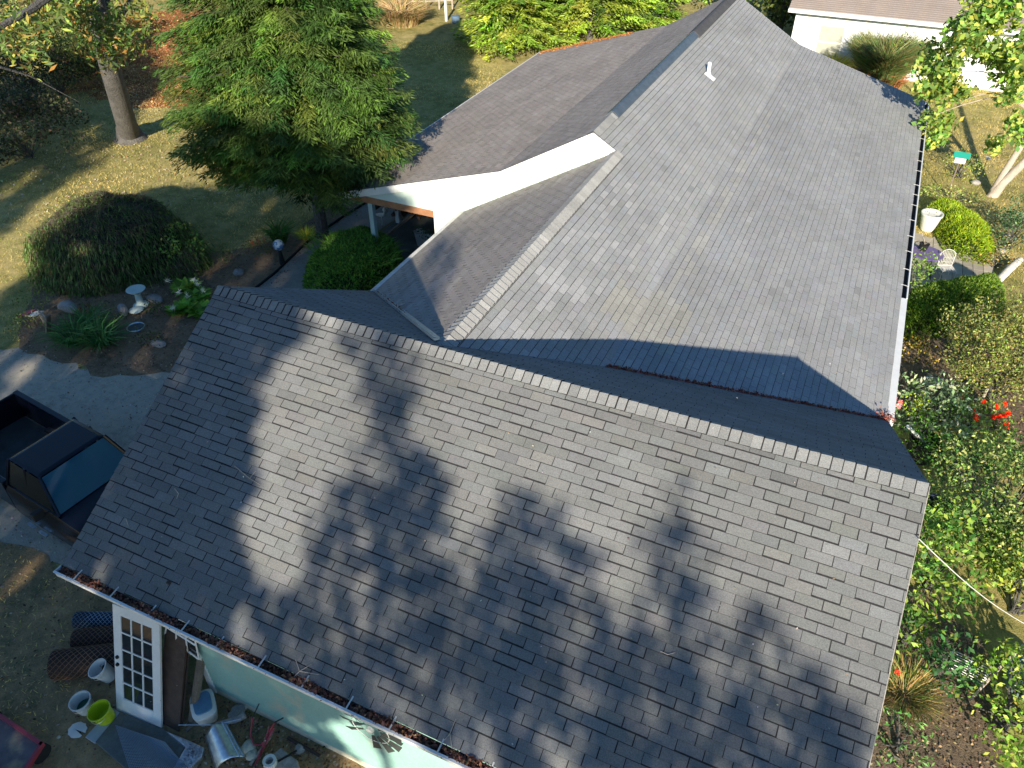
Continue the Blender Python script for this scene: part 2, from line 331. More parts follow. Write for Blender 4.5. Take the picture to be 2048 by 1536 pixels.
def slope(name, O, U, V, poly, base, patches=None, gapr=(.006, .020), under=.16, seed=1, fas=True, blot=.06, tone=None, jgs=(.006, .010, .013)):
    """one shingled roof plane: O origin, U along the courses, V downslope, poly = outline in (u, v)"""
    rd = random.Random(seed); O, U, V = [np.array(a, float) for a in (O, U, V)]; U = U / np.linalg.norm(U); V = V / np.linalg.norm(V)
    N = np.cross(U, V); N = N if N[2] > 0 else -N
    W = lambda u, v, h: O + U * u + V * v + N * h
    g = MB()
    us = [p[0] for p in poly]; vs = [p[1] for p in poly]; umin, umax, vmin, vmax = min(us), max(us), min(vs), max(vs)
    g.poly([W(u, v, 0) for u, v in poly], 1)
    bot = [W(u, v, -under) for u, v in poly]; g.poly(bot[::-1], 2)
    n = len(poly)
    for i in range(n):
        a, b = poly[i], poly[(i + 1) % n]; g.poly([W(*a, -under), W(*b, -under), W(*b, -.001), W(*a, -.001)], 2)
    rows = int((vmax - vmin) / EXP) + 2; off = 0
    for k in range(rows):
        vl = vmax + .012 - k * EXP; off = (k % 2) * .5 + rd.gauss(0, .035) + (0.33 if rd.random() < .06 else 0)
        j0 = int((umin) / TW) - 2; j1 = int(umax / TW) + 2; strip = None; rowlift = rd.uniform(0, .003)
        for j in range(j0, j1):
            if strip is None or (j + k) % 3 == 0:
                strip = (rd.uniform(*gapr) if rd.random() < .6 else gapr[0], rd.gauss(0, .035), rd.uniform(0, .004)); 
            gap, dc, lift = strip; gap = rd.choice((.004, .006, .010, .018, .023)) if gapr[0] == .008 else (rd.uniform(*gapr) if rd.random() < .45 else gap); jg = rd.choice(jgs)
            u0 = (j + off) * TW + jg; u1 = (j + 1 + off) * TW - rd.uniform(0, .002); va = vl - EXP - .002; vb = vl - gap
            if u1 < umin or u0 > umax: continue
            q = clip([(u0, va), (u1, va), (u1, vb), (u0, vb)], poly if k > 0 else [(p[0], p[1] + (.03 if p[1] > vmax - .01 else 0)) for p in poly])
            if len(q) < 3: continue
            H = lambda v: .0015 + (.0075 + lift + rowlift) * (v - va) / (vb - va)
            uc, vc = (u0 + u1) / 2, (va + vb) / 2; c = list(base); f = 1 + (dc + rd.gauss(0, .045)) * (.55 if jgs[0] < .003 else 1) + blot * math.sin(uc * .9 + vc * .7 + seed) * math.sin(uc * .37 - vc * 1.3)
            if tone: f *= tone(uc, vc)
            if rd.random() < .05: f *= rd.uniform(.82, 1.14)
            c = [a * f for a in c]
            c[0] *= 1 + rd.gauss(0, .015); c[2] *= 1 + rd.gauss(0, .02)
            if patches:
                for (pu, pv, ru, rv, pc, pr) in patches:
                    if abs(uc - pu) < ru and abs(vc - pv) < rv and rd.random() < pr: c = [a * f for a in pc]
            g.poly([W(u, v, H(v)) for u, v in q], 0, tuple(c))
            e = [p for p in q if abs(p[1] - vb) < 1e-6]
            if len(e) >= 2: a, b = e[0], e[-1]; g.poly([W(*a, H(a[1])), W(*b, H(b[1])), W(*b, 0), W(*a, 0)], 1)
    return g.build(name, [M['shingle'], M['shedge'], M['gutterin']], house)
CF = (.166, .172, .174); CMR = (.315, .32, .322); CL = (.33, .298, .275)  # CMR: right plane's base colour raised to stand in for sun glare
nf = lambda s: math.hypot(1, s)
# front wing, front slope
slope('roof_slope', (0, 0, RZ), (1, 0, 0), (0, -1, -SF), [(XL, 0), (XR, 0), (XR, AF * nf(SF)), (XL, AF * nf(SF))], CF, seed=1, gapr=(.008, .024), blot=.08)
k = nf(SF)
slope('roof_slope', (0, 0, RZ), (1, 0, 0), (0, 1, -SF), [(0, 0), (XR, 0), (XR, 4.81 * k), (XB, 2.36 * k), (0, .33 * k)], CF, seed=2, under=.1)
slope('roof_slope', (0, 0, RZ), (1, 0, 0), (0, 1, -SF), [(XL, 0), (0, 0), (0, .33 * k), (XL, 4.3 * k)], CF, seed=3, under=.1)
# main wing, right slope: steep upper band, shallower lower band
ku = nf(SM)
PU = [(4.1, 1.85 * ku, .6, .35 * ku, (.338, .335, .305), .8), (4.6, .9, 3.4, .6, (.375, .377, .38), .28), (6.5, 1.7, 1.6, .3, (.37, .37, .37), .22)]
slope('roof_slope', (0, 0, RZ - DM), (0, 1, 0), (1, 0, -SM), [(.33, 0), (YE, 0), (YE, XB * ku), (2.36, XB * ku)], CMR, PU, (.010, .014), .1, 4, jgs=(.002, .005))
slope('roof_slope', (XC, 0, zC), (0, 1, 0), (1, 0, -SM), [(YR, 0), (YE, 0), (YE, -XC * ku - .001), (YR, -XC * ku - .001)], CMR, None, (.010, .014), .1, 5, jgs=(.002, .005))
k3 = nf(S3)
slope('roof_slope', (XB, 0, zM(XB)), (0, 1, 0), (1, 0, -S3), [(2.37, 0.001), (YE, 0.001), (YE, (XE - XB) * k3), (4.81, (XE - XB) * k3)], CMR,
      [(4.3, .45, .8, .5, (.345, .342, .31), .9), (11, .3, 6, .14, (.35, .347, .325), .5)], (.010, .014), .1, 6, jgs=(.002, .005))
# main wing, left slope in front of the raised rear wing
kl = nf(SL)
slope('roof_slope', (0, 0, RZ - DM), (0, 1, 0), (-1, 0, -SL), [(.33, 0), (YR, 0), (YR, 4.07 * kl), (4.3, 4.07 * kl)], CL, None, (.006, .012), .1, 7)
slope('roof_slope', (XC, 0, zC), (0, 1, 0), (-1, 0, -SL), [(YR, 0), (YE, 0), (YE, (XC - XRB) * kl), (YR, (XC - XRB) * kl)], CL, None, (.006, .012), .1, 8)
k4 = nf(S4)
slope('roof_slope', (XRB, 0, zR(XRB)), (0, 1, 0), (-1, 0, -S4), [(YR, .001), (YE, .001), (YE, (XRB - XRE) * k4), (YR, (XRB - XRE) * k4)], CL, None, (.006, .012), .1, 9)
# ridge caps
def caps(A_, B_, s1, s2, base, seed, w_=.17, flip=False, up_=.022, gg=(.009, .019)):
    A_, B_ = np.array(A_, float), np.array(B_, float); T = B_ - A_; L = np.linalg.norm(T); T /= L
    s1 = nrm(np.array(s1, float)); s2 = nrm(np.array(s2, float)); Z = nrm(-(s1 + s2)); rd = random.Random(seed); g = MB()
    prof = [(s1, w_), (s1, w_ * .5), (s1, w_ * .16), (None, 0), (s2, w_ * .16), (s2, w_ * .5), (s2, w_)]
    def row(t, h, jx=0): return [A_ + T * (t + jx) + (d * r if d is not None else 0) + Z * (h + (.004 if d is None or r < .05 else 0) ) for d, r in prof]
    r0 = row(0, .006); r1 = row(L, .006)
    for i in range(6): g.poly([r0[i], r0[i + 1], r1[i + 1], r1[i]], 1)
    n = int(L / .140)
    for k in range(n):
        t0 = k * L / n; t1 = t0 + L / n; gp = rd.uniform(*gg)
        a = row(t0 + (gp if flip else 0), .022 if flip else .012, rd.gauss(0, .002)); b = row(t1 - (0 if flip else gp), .012 if flip else up_, rd.gauss(0, .003))
        f = 1 + rd.gauss(0, .07); c = tuple(x * f for x in base)
        for i in range(6): g.poly([a[i], b[i], b[i + 1], a[i + 1]], 0, c)
        e, lo = (a, row(t0 + gp, .006)) if flip else (b, row(t1 - gp, .006))
        for i in range(6): g.poly([e[i], e[i + 1], lo[i + 1], lo[i]], 1)
    return g.build('ridge_cap', [M['shingle'], M['shedge']], house)
caps((XL, 0, RZ + .01), (XR, 0, RZ + .01), (0, -1, -SF), (0, 1, -SF), (.215, .222, .225), 1)
caps((0, .15, RZ - DM + .02), (0, YR - .02, RZ - DM + .02), (-1, 0, -SL), (1, 0, -SM), (.33, .33, .32), 2, .20, up_=.034, gg=(.018, .028))
caps((XC, YR, zC + .01), (XC, YR + 1.35, zC + .01), (-1, 0, -SL), (1, 0, -SM), (.31, .31, .30), 3, .19)
def rvent(y0, y1, h, m, w_=.17):
    g = MB(); pr = [(-w_, -w_ * SL), (-w_, -w_ * SL + h), (-.03, h + .015), (.03, h + .015), (w_, -w_ * SM + h), (w_, -w_ * SM)]
    n = len(pr); v = [(XC + x, y, zC + z + .012) for y in (y0, y1) for x, z in pr]
    g.add(v, [(i, i + 1, n + i + 1, n + i) for i in range(n - 1)] + [tuple(range(n)), tuple(range(n, 2 * n))[::-1]]); return g.build('ridge_vent', m, house)
rvent(YR + 1.35, 18.0, .035, M['ventmetal']); rvent(18.0, YE - .05, .05, M['ventbrown'], .2)
# valleys
def strip(name, pts, w_, m, h=.02, thick=.006):
    g = MB(); pts = [np.array(p, float) for p in pts]
    for a, b in zip(pts[:-1], pts[1:]):
        d = nrm(b - a); s = nrm(np.cross(d, [0, 0, 1])); g.box((a + b) / 2 + [0, 0, h], (np.linalg.norm(b - a) + .02, w_, thick), (d, s, np.cross(s, d)))
    return g.build(name, m, house)
VR = [(0.02, .35, RZ - DM), (XB, 2.36, zM(XB)), (6.80, 4.79, zM(6.8))]
VL = [(-.15, .45, zL(-.1)), (-4.05, 4.28, zL(-4.05))]
strip('valley_flashing', VR[1:], .085, mat('valley_rust', (.30, .10, .09), .7, n1=(9, .4)), .02)
strip('valley_flashing', VL, .13, M['flash'], .03); strip('valley_flashing', [np.array(p) + [-.06, 0, .02] for p in VL], .03, M['flash'], .04)
# walls
def siding(name, a, b, z0, z1f, out, m=None, brd=.115, parent=house, z1max=None):
    """lapped boards from a to b (xy); z1f(s) gives the top at distance s"""
    g = MB(); a, b = np.array([*a, 0.]), np.array([*b, 0.]); L = np.linalg.norm(b - a); T = (b - a) / L; o = np.array([*out, 0.])
    N = max(1, int(L / .25)); zz = max(z1f(s) for s in np.linspace(0, L, 60))
    z = z0
    while z < zz:
        s0 = None
        for i in range(N):
            sa, sb = i * L / N, (i + 1) * L / N; ta, tb = min(z + brd, z1f(sa)), min(z + brd, z1f(sb))
            if ta <= z + .001 and tb <= z + .001: continue
            ta, tb = max(ta, z + .0005), max(tb, z + .0005)
            fa, fb = .016 * (1 - (ta - z) / brd), .016 * (1 - (tb - z) / brd)
            p = lambda s, zq, of: a + T * s + o * of + [0, 0, zq]
            g.poly([p(sa, z, .016), p(sb, z, .016), p(sb, tb, fb), p(sa, ta, fa)])
            g.poly([p(sa, z, 0), p(sb, z, 0), p(sb, z, .016), p(sa, z, .016)])
        z += brd
    return g.build(name, m or M['siding'], parent)
YW, XW0, XW1 = -3.9, -2.26, 6.55
zF = lambda y: RZ - SF * abs(y) - .16
siding('wall', (XW0, YW), (XW1, YW), .18, lambda s: zF(YW), (0, -1))
g = MB(); g.box2((XW0, YW - .01, 0), (XW1, YW + .3, .18)); g.build('foundation', M['found'], house)
g = MB(); g.box2((XW0 - .06, YW - .035, 0.05), (XW0 + .05, YW + .06, zF(YW))); g.build('corner_board', M['white'], house)
siding('wall', (XW1, YW), (XW1, 4.6), .0, lambda s: RZ - SF * abs(YW + s) - .14, (1, 0))
siding('wall', (XW1 - .1, 4.6), (XW1 - .1, YE - .3), .0, lambda s: zM(XW1) - .12, (1, 0))
siding('wall', (-3.85, -3.0), (-3.85, 4.2), .0, lambda s: min(RZ - SF * abs(-3.0 + s) - .14, 9), (-1, 0))
siding('wall', (-3.8, 4.2), (-3.8, YR), .0, lambda s: zL(-3.8) - .12, (-1, 0))
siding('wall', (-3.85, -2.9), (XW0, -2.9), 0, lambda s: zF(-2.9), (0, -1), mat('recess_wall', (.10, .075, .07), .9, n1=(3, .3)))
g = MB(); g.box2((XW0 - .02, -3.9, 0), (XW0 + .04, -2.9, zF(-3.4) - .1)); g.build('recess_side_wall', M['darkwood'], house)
YG = YR + .06
def gtop(s, x0): return zR(x0 + s) - .13
siding('wall', (-5.0, YG), (.0, YG), 0, lambda s: (zR(-5.0 + s) if -5.0 + s < XC else zM(-5.0 + s)) - .115, (0, -1), M['sunlit_sid'])
g = MB(); g.add([(x, y, z) for y in (YG - .03, YG + .02) for x, z in ((-.95, zR(-.95) - .13), (XC, zC - .10), (-.02, zM(-.02) - .10), (-.02, zM(-.02) - .5), (-.95, zM(0) - .6))], [(0, 1, 2, 3, 4), (9, 8, 7, 6, 5), (0, 5, 6, 1), (1, 6, 7, 2)]); g.build('gable_peak_board', M['sunlit_sid'], house)
g = MB(); pk = [(XC, zC - .012), (-.35, zM(-.35) - .012), (-.35, zM(-.35) - .21), (XC, zC - .26), (-.95, zR(-.95) - .21), (-.95, zR(-.95) - .012)]; g.add([(x, y, z) for y in (YR - .052, YR - .036) for x, z in pk], [(0, 1, 2, 3), (0, 3, 4, 5), (6, 9, 8, 7), (6, 11, 10, 9), (0, 5, 11, 6), (1, 0, 6, 7), (2, 1, 7, 8), (3, 2, 8, 9), (4, 3, 9, 10), (5, 4, 10, 11)]); g.build('rake_board', M['white'], house)
siding('gable_wall', (-8.2, YG), (-5.0, YG), 2.42, lambda s: gtop(s, -8.2), (0, -1), M['sunlit_sid'], .1)
g = MB(); g.box2((-5.07, YG - .03, 0), (-4.95, YG + .07, 2.42)); g.build('corner_board', M['white'], house)
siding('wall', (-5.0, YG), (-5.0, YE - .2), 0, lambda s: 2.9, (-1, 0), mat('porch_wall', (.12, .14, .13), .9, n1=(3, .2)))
siding('wall', (-8.2, 14.5), (-5.0, 14.5), 0, lambda s: gtop(s, -8.2), (0, -1), M['siding'])
siding('wall', (-8.2, 14.5), (-8.2, YE - .2), 0, lambda s: 2.2, (-1, 0), M['siding'])
siding('wall', (-8.2, YE - .2), (XW1 - .1, YE - .2), 0, lambda s: (zR(-8.2 + s) if -8.2 + s < XC else zM(-8.2 + s)) - .13, (0, 1), M['siding'])
g = MB(); g.box2((-8.2, YG - .02, 2.22), (-5.08, YG + .12, 2.42)); g.build('porch_beam', M['cedar'], house)
for x in (-7.16,):
    g = MB(); g.box2((x - .07, YG - .02, .05), (x + .07, YG + .12, 2.22)); g.build('porch_post', mat('porch_post', (.36, .48, .50), .6, n1=(4, .1)), house)
for y in (11.6, 14.4):
    g = MB(); g.box2((-8.2, y - .07, .05), (-8.06, y + .07, 2.2)); g.build('porch_post', M['white'], house)
g = MB(); g.box2((-8.3, YG - .6, .02), (-5.02, 14.45, .14)); g.build('porch_floor', M['slab'], house)
# rake boards, fascia
def rake(pts, w_=.16, t=.03, m=None, drop=.0, name='rake_board'):
    g = MB(); pts = [np.array(p, float) for p in pts]
    for a, b in zip(pts[:-1], pts[1:]):
        d = nrm(b - a); hz = nrm(np.cross([0, 0, 1], d)); u = np.cross(d, hz); u = u if u[2] > 0 else -u
        g.box((a + b) / 2 - u * (w_ / 2 + drop), (np.linalg.norm(b - a), t, w_), (d, hz, u))
    return g.build(name, m or M['white'], house)
rake([(XC, YR - .02, zC), (XRB, YR - .02, zR(XRB)), (XRE, YR - .02, zR(XRE))], .2)
rake([(XC, YR - .02, zC), (0.05, YR - .02, zM(0.05))], .2)
rake([(XL + .03, 0, RZ), (XL + .03, -AF, RZ - SF * AF)], .15, drop=.17); rake([(XL + .03, 0, RZ), (XL + .03, 4.28, RZ - SF * 4.28)], .15, drop=.12)
rake([(XR + .006, 0, RZ), (XR + .006, -AF, RZ - SF * AF)], .12, t=.008, m=M['stone']); rake([(XR - .03, 0, RZ), (XR - .03, 4.8, RZ - SF * 4.8)], .15, drop=.12)
rake([(XC, YE + .02, zC), (XRB, YE + .02, zR(XRB)), (XRE, YE + .02, zR(XRE))], .16)
rake([(XC, YE + .02, zC), (XB, YE + .02, zM(XB)), (XE, YE + .02, zM(XE))], .16)
# gutters
def gutter(a, b, out, w_=.125, h=.11, m=None, hang=.6, inside=True, cover=None, seed=1, lip=.02, hz=.03, jit=.1):
    a, b = np.array(a, float), np.array(b, float); L = np.linalg.norm(b - a); T = (b - a) / L; o = np.array(out, float); up = np.array([0, 0, 1.])
    g = MB(); I = MB(); mm = m or M['white']; c = (a + b) / 2
    g.box(c + o * (w_ - .006) - up * h / 2, (L, .012, h), (T, o, up)); g.box(c + o * (w_ + lip / 2 - .004) + up * .004, (L, lip + .012, .012), (T, o, up))
    I.box(c + o * w_ / 2 - up * (h - .01), (L, w_ - .014, .012), (T, o, up)); I.box(c + o * .006 - up * h / 2, (L, .01, h), (T, o, up))
    for e in (a, b): g.box(e + o * w_ / 2 - up * h / 2 , (.012, w_, h), (T, o, up))
    G_ = g.build('gutter', mm, house); I.build('gutter_trough', M['gutterin'], G_)
    rd = random.Random(seed); H = MB(); s = hang * .6
    while s < L - .1:
        p = a + T * s; H = MB(); H.box(p + o * (w_ / 2 - .02) + up * hz, (.02, w_ + .05, .006), (T, nrm(o + up * -.12), up)); H.build('hanger', M['dirtywhite'], G_); s += hang * rd.uniform(1 - jit, 1 + jit)
    return G_
zE = RZ - SF * AF
gutter((XL - .03, -AF - .002, zE - .012), (XR, -AF - .002, zE - .012), (0, -1, 0), hang=.66, w_=.13, seed=2)
ZME = zM(XE)
gutter((XE + .003, 9.55, ZME - .012), (XE + .003, YE, ZME - .012), (1, 0, 0), hang=.95, seed=3, w_=.12, jit=.25)
g = MB(); g.box2((XE + .003, 4.85, ZME - .13), (XE + .14, 9.54, ZME - .006)); g.build('gutter_guard', M['white'], house)
ZLE = zL(XL)
g = MB(); g.box2((XL - .13, 4.3, ZLE - .12), (XL - .004, YR + .02, ZLE - .006)); g.build('gutter_guard', M['dirtywhite'], house, bevel=.01)
g = MB(); g.box2((XRE - .05, YR, zR(XRE) - .14), (XRE - .003, YE, zR(XRE) + .006)); g.build('fascia', M['white'], house)
g = MB(); g.box2((XE + .003, 4.83, ZME - .2), (XE - .03, 9.5, ZME - .12)); g.build('fascia', M['white'], house)
# vent pipe
def onM(px, py):
    n = np.array([SM, 0, 1.]); d = ray(px, py); t = ((RZ - DM) - n @ CAM) / (n @ d); return CAM + d * t
vp = onM(1416, 150)
g = MB(); g.lathe([(.055, -.05), (.055, .36), (.045, .36), (.045, .0)], vp, 14); g.build('vent_pipe', M['white'], house, smooth=40)
g = MB(); d_ = nrm(np.array([1, 0, -SM])); g.box(vp + d_ * .08 + [0, 0, .015], (.36, .26, .008), (d_, (0, 1, 0), np.cross(d_, (0, 1, 0)))); g.lathe([(.10, 0), (.06, .09)], vp, 12); g.build('vent_flashing', M['white'], house)
vs_ = onM(1588, 133)
g = MB(); g.box(vs_ + [0, 0, .02], (.16, .2, .02), (d_, (0, 1, 0), np.cross(d_, (0, 1, 0)))); g.build('vent_cap', M['dirtywhite'], house, bevel=.005)
# downspout elbow on the east side, coming out of the ground plants
g = MB(); p0, p1, p2 = G(1815, 852, .9), G(1851, 887, .25), G(1845, 897, .1)
g.tube([p0, p1, p2], .035, 8); g.build('downspout', M['white'], house)

# ================================================================== TREES SOUTH OF THE HOUSE (they throw the shadows on the front roof)
def onF(px, py):
    n = np.array([0, -SF, 1.]); d = ray(px, py); t = (RZ - n @ CAM) / (n @ d); return CAM + d * t
def cast(P): s = P[:2] @ HD; return (float(P[:2] @ PER), float(P[2] + (26 - s) * TAN))
def rf(l): return [cast(onF(*p)) for p in l]
def south_tree(name, label, cat, poly, dens, r, s0, size=.22, holes=.0, trunk_u=None, cols=((.05, .08, .02),), spread=1.2, base_h=1.5):
    """a real tree whose crown, seen from the sun, has the outline poly in (across, height) metres"""
    us = [p[0] for p in poly]; hs = [p[1] for p in poly]; tu = trunk_u if trunk_u is not None else (min(us) + max(us)) / 2
    bx = PER * tu + HD * s0; t = thing(name, label, cat, (bx[0], bx[1], 0)); top = max(hs) + (s0 - 26) * TAN
    g = MB(); g.tube([(bx[0], bx[1], 0), (bx[0] + .1, bx[1], top * .4), (bx[0], bx[1] + .1, top * .93)], [.2, .12, .015], 8)
    cs = []; P2 = scatter(poly, int(dens * (max(us) - min(us)) * (max(hs) - min(hs))))
    nz = rng.uniform(0, 6, 4)
    for u, h, _ in P2:
        if holes and (h > 12.7 or u < -3 or rng.random() < .12) and math.sin(u * 5.2 + nz[0] + 1.6 * math.sin(h * 3.1)) + math.sin(h * 6.1 + nz[1] + 1.6 * math.sin(u * 3.7)) + rng.normal(0, .45) > 2 - holes * 1.9: continue
        if (abs(u + 11.6) < .32 and h < 13.0) or (abs(u + 10.5) < .2 and h < 12.9) or (abs(u + 12.7) < .2 and h < 13.6): continue
        s = s0 + rng.normal(0, spread * .5); z = h + (s - 26) * TAN; p = PER * u + HD * s
        if z < base_h: continue
        cs.append((p[0], p[1], z, r * rng.uniform(.6, 1.25)))
    for c in cs[::5]:
        g.tube([(bx[0], bx[1], max(1, c[2] - 1.0)), c[:3]], [.05, .012], 4, caps=False)
    g.build('trunk', M['bark'], t); clumps([(*c[:3], max(c[3], .24)) for c in cs], 260, size * .75, cols, M['leaf'], 'crown', t, asp=.75, shell=.1)
GR = [(.05, .085, .02), (.07, .11, .03), (.09, .12, .03)]
south_tree('spruce_tree', 'slender pointed spruce standing south of the front roof', 'tree',
    rf([(1345, 925), (1362, 985), (1385, 1050), (1405, 1120), (1415, 1200), (1470, 1300), (1500, 1400), (1500, 1560), (1190, 1560), (1215, 1380), (1250, 1270), (1295, 1180), (1290, 1110), (1325, 1040), (1335, 985)]), 30, .2, 26, .18, cols=GR, spread=.8)
south_tree('maple_tree', 'round topped maple standing south of the front roof', 'tree',
    rf([(1050, 985), (1100, 1020), (1150, 1075), (1195, 1100), (1200, 1200), (1245, 1290), (1260, 1380), (1270, 1560), (880, 1560), (850, 1300), (810, 1180), (840, 1130), (925, 1110), (990, 1060), (1010, 1010)]), 30, .24, 27, .2, holes=.30, cols=GR)
south_tree('cherry_tree', 'low cherry tree south of the right end of the front roof', 'tree',
    rf([(1515, 1160), (1540, 1230), (1590, 1250), (1640, 1310), (1690, 1390), (1750, 1480), (1760, 1600), (1480, 1600), (1440, 1330), (1475, 1260), (1500, 1200)]), 27, .22, 25, .2, holes=.28, cols=GR)
south_tree('oak_tree', 'tall narrow oak standing south of the front roof', 'tree',
    rf([(700, 610), (735, 560), (800, 560), (830, 660), (845, 760), (820, 850), (870, 930), (880, 1020), (900, 1100), (840, 1180), (880, 1320), (900, 1560), (540, 1560), (560, 1330), (600, 1280), (570, 1190), (620, 1130), (600, 1060), (665, 1000), (712, 920), (735, 860), (715, 780), (690, 700)]), 28, .24, 26.5, .2, holes=.30, cols=GR)
TE = rf([(592, 590), (570, 680), (520, 745), (512, 830), (470, 890), (488, 1000), (455, 1090), (500, 1190), (560, 1270), (600, 1560)])
south_tree('oak_tree', 'broad dense oak standing south of the driveway', 'tree',
    [(-6.2, 19.2), (-5.2, 18.7), (-4.2, 18.2), (-3.5, 17.6), (-2.7, 16.9)] + TE + [(-1.2, 8.5), (-6.4, 8.5)], 20, .40, 27, .3, holes=.0, cols=GR)
south_tree('walnut_tree', 'spreading walnut standing south of the driveway', 'tree',
    [(-6.0, 19.2), (-7.4, 19.2), (-9, 18.8), (-10.0, 18.0), (-11, 17.2), (-12.2, 16.6), (-13.4, 15.3), (-14.6, 13.6), (-15, 12.9), (-14.6, 9), (-6.0, 8.5)], 12, .45, 28, .3, holes=.13, cols=GR)
south_tree('walnut_tree', 'tall walnut at the far edge of the driveway', 'tree',
    [(-16.6, 13.0), (-17.0, 15.5), (-16.9, 17.6), (-17.3, 19.5), (-18.4, 21.6), (-20, 22.3), (-22.5, 22.1), (-25, 21.5), (-29, 21), (-29, 9), (-17, 9)], 6, .55, 27, .32, holes=.12, cols=GR)
south_tree('pine_tree', 'thin pine between the two walnut trees', 'tree',
    [(-15.2, 12.2), (-15.9, 13.8), (-16.2, 12.4), (-16.4, 9), (-14.6, 9)], 10, .3, 26, .25, holes=.3, cols=GR)

# ================================================================== CONIFERS
def conifer(t, c, z0, z1, R, n_br, per, cols, droop=.5, leaf=(.30, .07), prof=lambda f: (1 - f) ** .7, trunk_r=.2, lean=(0, 0), tipup=.0, name='crown'):
    c = np.array(c, float); g = MB(); h = z1
    g.tube([(c[0], c[1], 0), (c[0] + lean[0] * .3, c[1] + lean[1] * .3, h * .4), (c[0] + lean[0], c[1] + lean[1], h)], [trunk_r, trunk_r * .7, .03], 9)
    Ps, Ds, Cs = [], [], []
    for i in range(n_br):
        f = rng.random() ** 1.1; z = z0 + (z1 - z0) * f; a = rng.uniform(0, 2 * math.pi); L = R * prof(f) * rng.uniform(.72, 1.12) * (1 + .12 * math.sin(a * 3 + c[0])) + .15
        cx = c[:2] + np.array(lean) * z / h; rise = L * rng.uniform(.0, .25); dr = droop * rng.uniform(.6, 1.3); o = np.array([math.cos(a), math.sin(a), 0]); sd = np.array([-o[1], o[0], 0])
        k = max(4, int(per * L)); tt = rng.uniform(.25, 1, k) ** .75; lat = rng.normal(0, .13, k) * L * (1.3 - tt) + rng.normal(0, .07, k)
        B = np.array([cx[0], cx[1], z]) + o * (tt * L)[:, None] + sd * lat[:, None] + np.array([0, 0, 1.]) * (rise * tt - dr * L * .45 * tt ** 2 - np.abs(lat) * .3 + rng.normal(0, .05, k))[:, None]
        D = o * (.9 + rng.normal(0, .2, (k, 1))) + sd * (np.sign(lat) * rng.uniform(.2, 1.1, k))[:, None] + np.array([0, 0, 1.]) * (-droop * rng.uniform(.2, 1.4, k) + tipup)[:, None]
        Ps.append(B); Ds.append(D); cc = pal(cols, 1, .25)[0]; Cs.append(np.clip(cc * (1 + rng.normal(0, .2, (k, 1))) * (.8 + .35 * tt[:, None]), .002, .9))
        if i % 4 == 0: g.tube([(cx[0], cx[1], z), tuple(np.array([cx[0], cx[1], z]) + o * L * .85 + [0, 0, rise - dr * L * .33])], [.035, .008], 4, caps=False)
    P = np.concatenate(Ps); D = np.concatenate(Ds); C = np.concatenate(Cs); k = P[:, 2] > .05; P, D, C = P[k], D[k], C[k]; n = len(P)
    g.build('trunk', M['bark'], t)
    S = nrm(np.cross(nrm(D), np.array([0, 0, 1.]) + rng.normal(0, .35, (n, 3))))
    leafmesh(name, P, D, leaf[0] * rng.uniform(.6, 1.4, n), leaf[1] * rng.uniform(.7, 1.3, n), C, M['needle'], t, S)
    return t
HG = [(.045, .085, .028), (.065, .115, .03), (.10, .145, .035), (.08, .11, .035)]
c0 = G(640, 482)
t = thing('hemlock_tree', 'large dark green hemlock beside the front walk, its trunk bare at the foot', 'tree', (c0[0], c0[1], 0))
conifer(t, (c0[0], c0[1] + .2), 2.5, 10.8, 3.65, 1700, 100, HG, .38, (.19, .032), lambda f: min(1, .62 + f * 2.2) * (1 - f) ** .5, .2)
YG_ = [(.22, .29, .05), (.28, .34, .06), (.33, .38, .07), (.15, .23, .045)]
for i, (x, y, r, h, lab) in enumerate([(-13.2, 31.8, 3.1, 7.5, 'yellow green spruce at the left end of the far row, beside the lawn gap'), (-10.2, 35.5, 3.3, 9, 'yellow green spruce second from the lawn gap in the row beyond the house'),
        (-14.0, 37.0, 3.0, 10, 'yellow green spruce standing behind the left end of the row'), (-8.0, 38.6, 2.7, 9.5, 'yellow green spruce at the right end of the row, left of the pale trunk')]):
    t = thing('spruce_tree', lab, 'tree', (x, y, 0), group='sunlit yellow green spruces beyond the house')
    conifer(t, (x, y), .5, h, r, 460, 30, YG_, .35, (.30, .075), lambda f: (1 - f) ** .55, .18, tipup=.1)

# ================================================================== BROADLEAF TREES
def limb(g, p, q, r0, r1, sag=.1, n=5, seg=6):
    p, q = np.array(p, float), np.array(q, float); L = np.linalg.norm(q - p); w1 = rng.normal(0, .04 * L, 3); pts = []
    for i in range(n + 1): t_ = i / n; pts.append(p + (q - p) * t_ + w1 * math.sin(math.pi * t_) + np.array([0, 0, sag * L * math.sin(math.pi * t_)]))
    g.tube(pts, list(np.linspace(r0, r1, n + 1)), seg, caps=False); return pts
# big leaning tree top left
b0 = G(262, 278); tr = thing('walnut_tree', 'big leaning grey walnut with hanging leafy twigs at the upper left lawn', 'tree', (b0[0], b0[1], 0))
tp1, tp2 = A(218, 130, 31.0), A(190, 0, 30.0); tp3 = A(176, -120, 29)
g = MB(); g.lathe([(.72, -.05), (.52, .18), (.41, .6)], b0, 14); g.tube([b0 + [0, 0, .2], b0 * .72 + tp1 * .28 , tp1, tp2, tp3], [.42, .38, .33, .28, .18], 12)
for (a, b) in [((60, -60), 27), ((330, -70), 29), ((0, 60), 25), ((250, -200), 30)]: limb(g, tp1 + (tp2 - tp1) * rng.uniform(.0, .9), A(*a, b), .13, .03)
g.tube([A(-40, 75, 23), A(60, 20, 24), A(130, -30, 25)], [.05, .09, .11], 7); g.tube([A(-20, 128, 22), A(60, 152, 22.5), A(160, 205, 23)], [.035, .02, .006], 6); g.tube([A(190, 18, 30), A(245, 45, 28.5)], [.09, .05], 6)
g.build('trunk', M['bark'], tr, smooth=50)
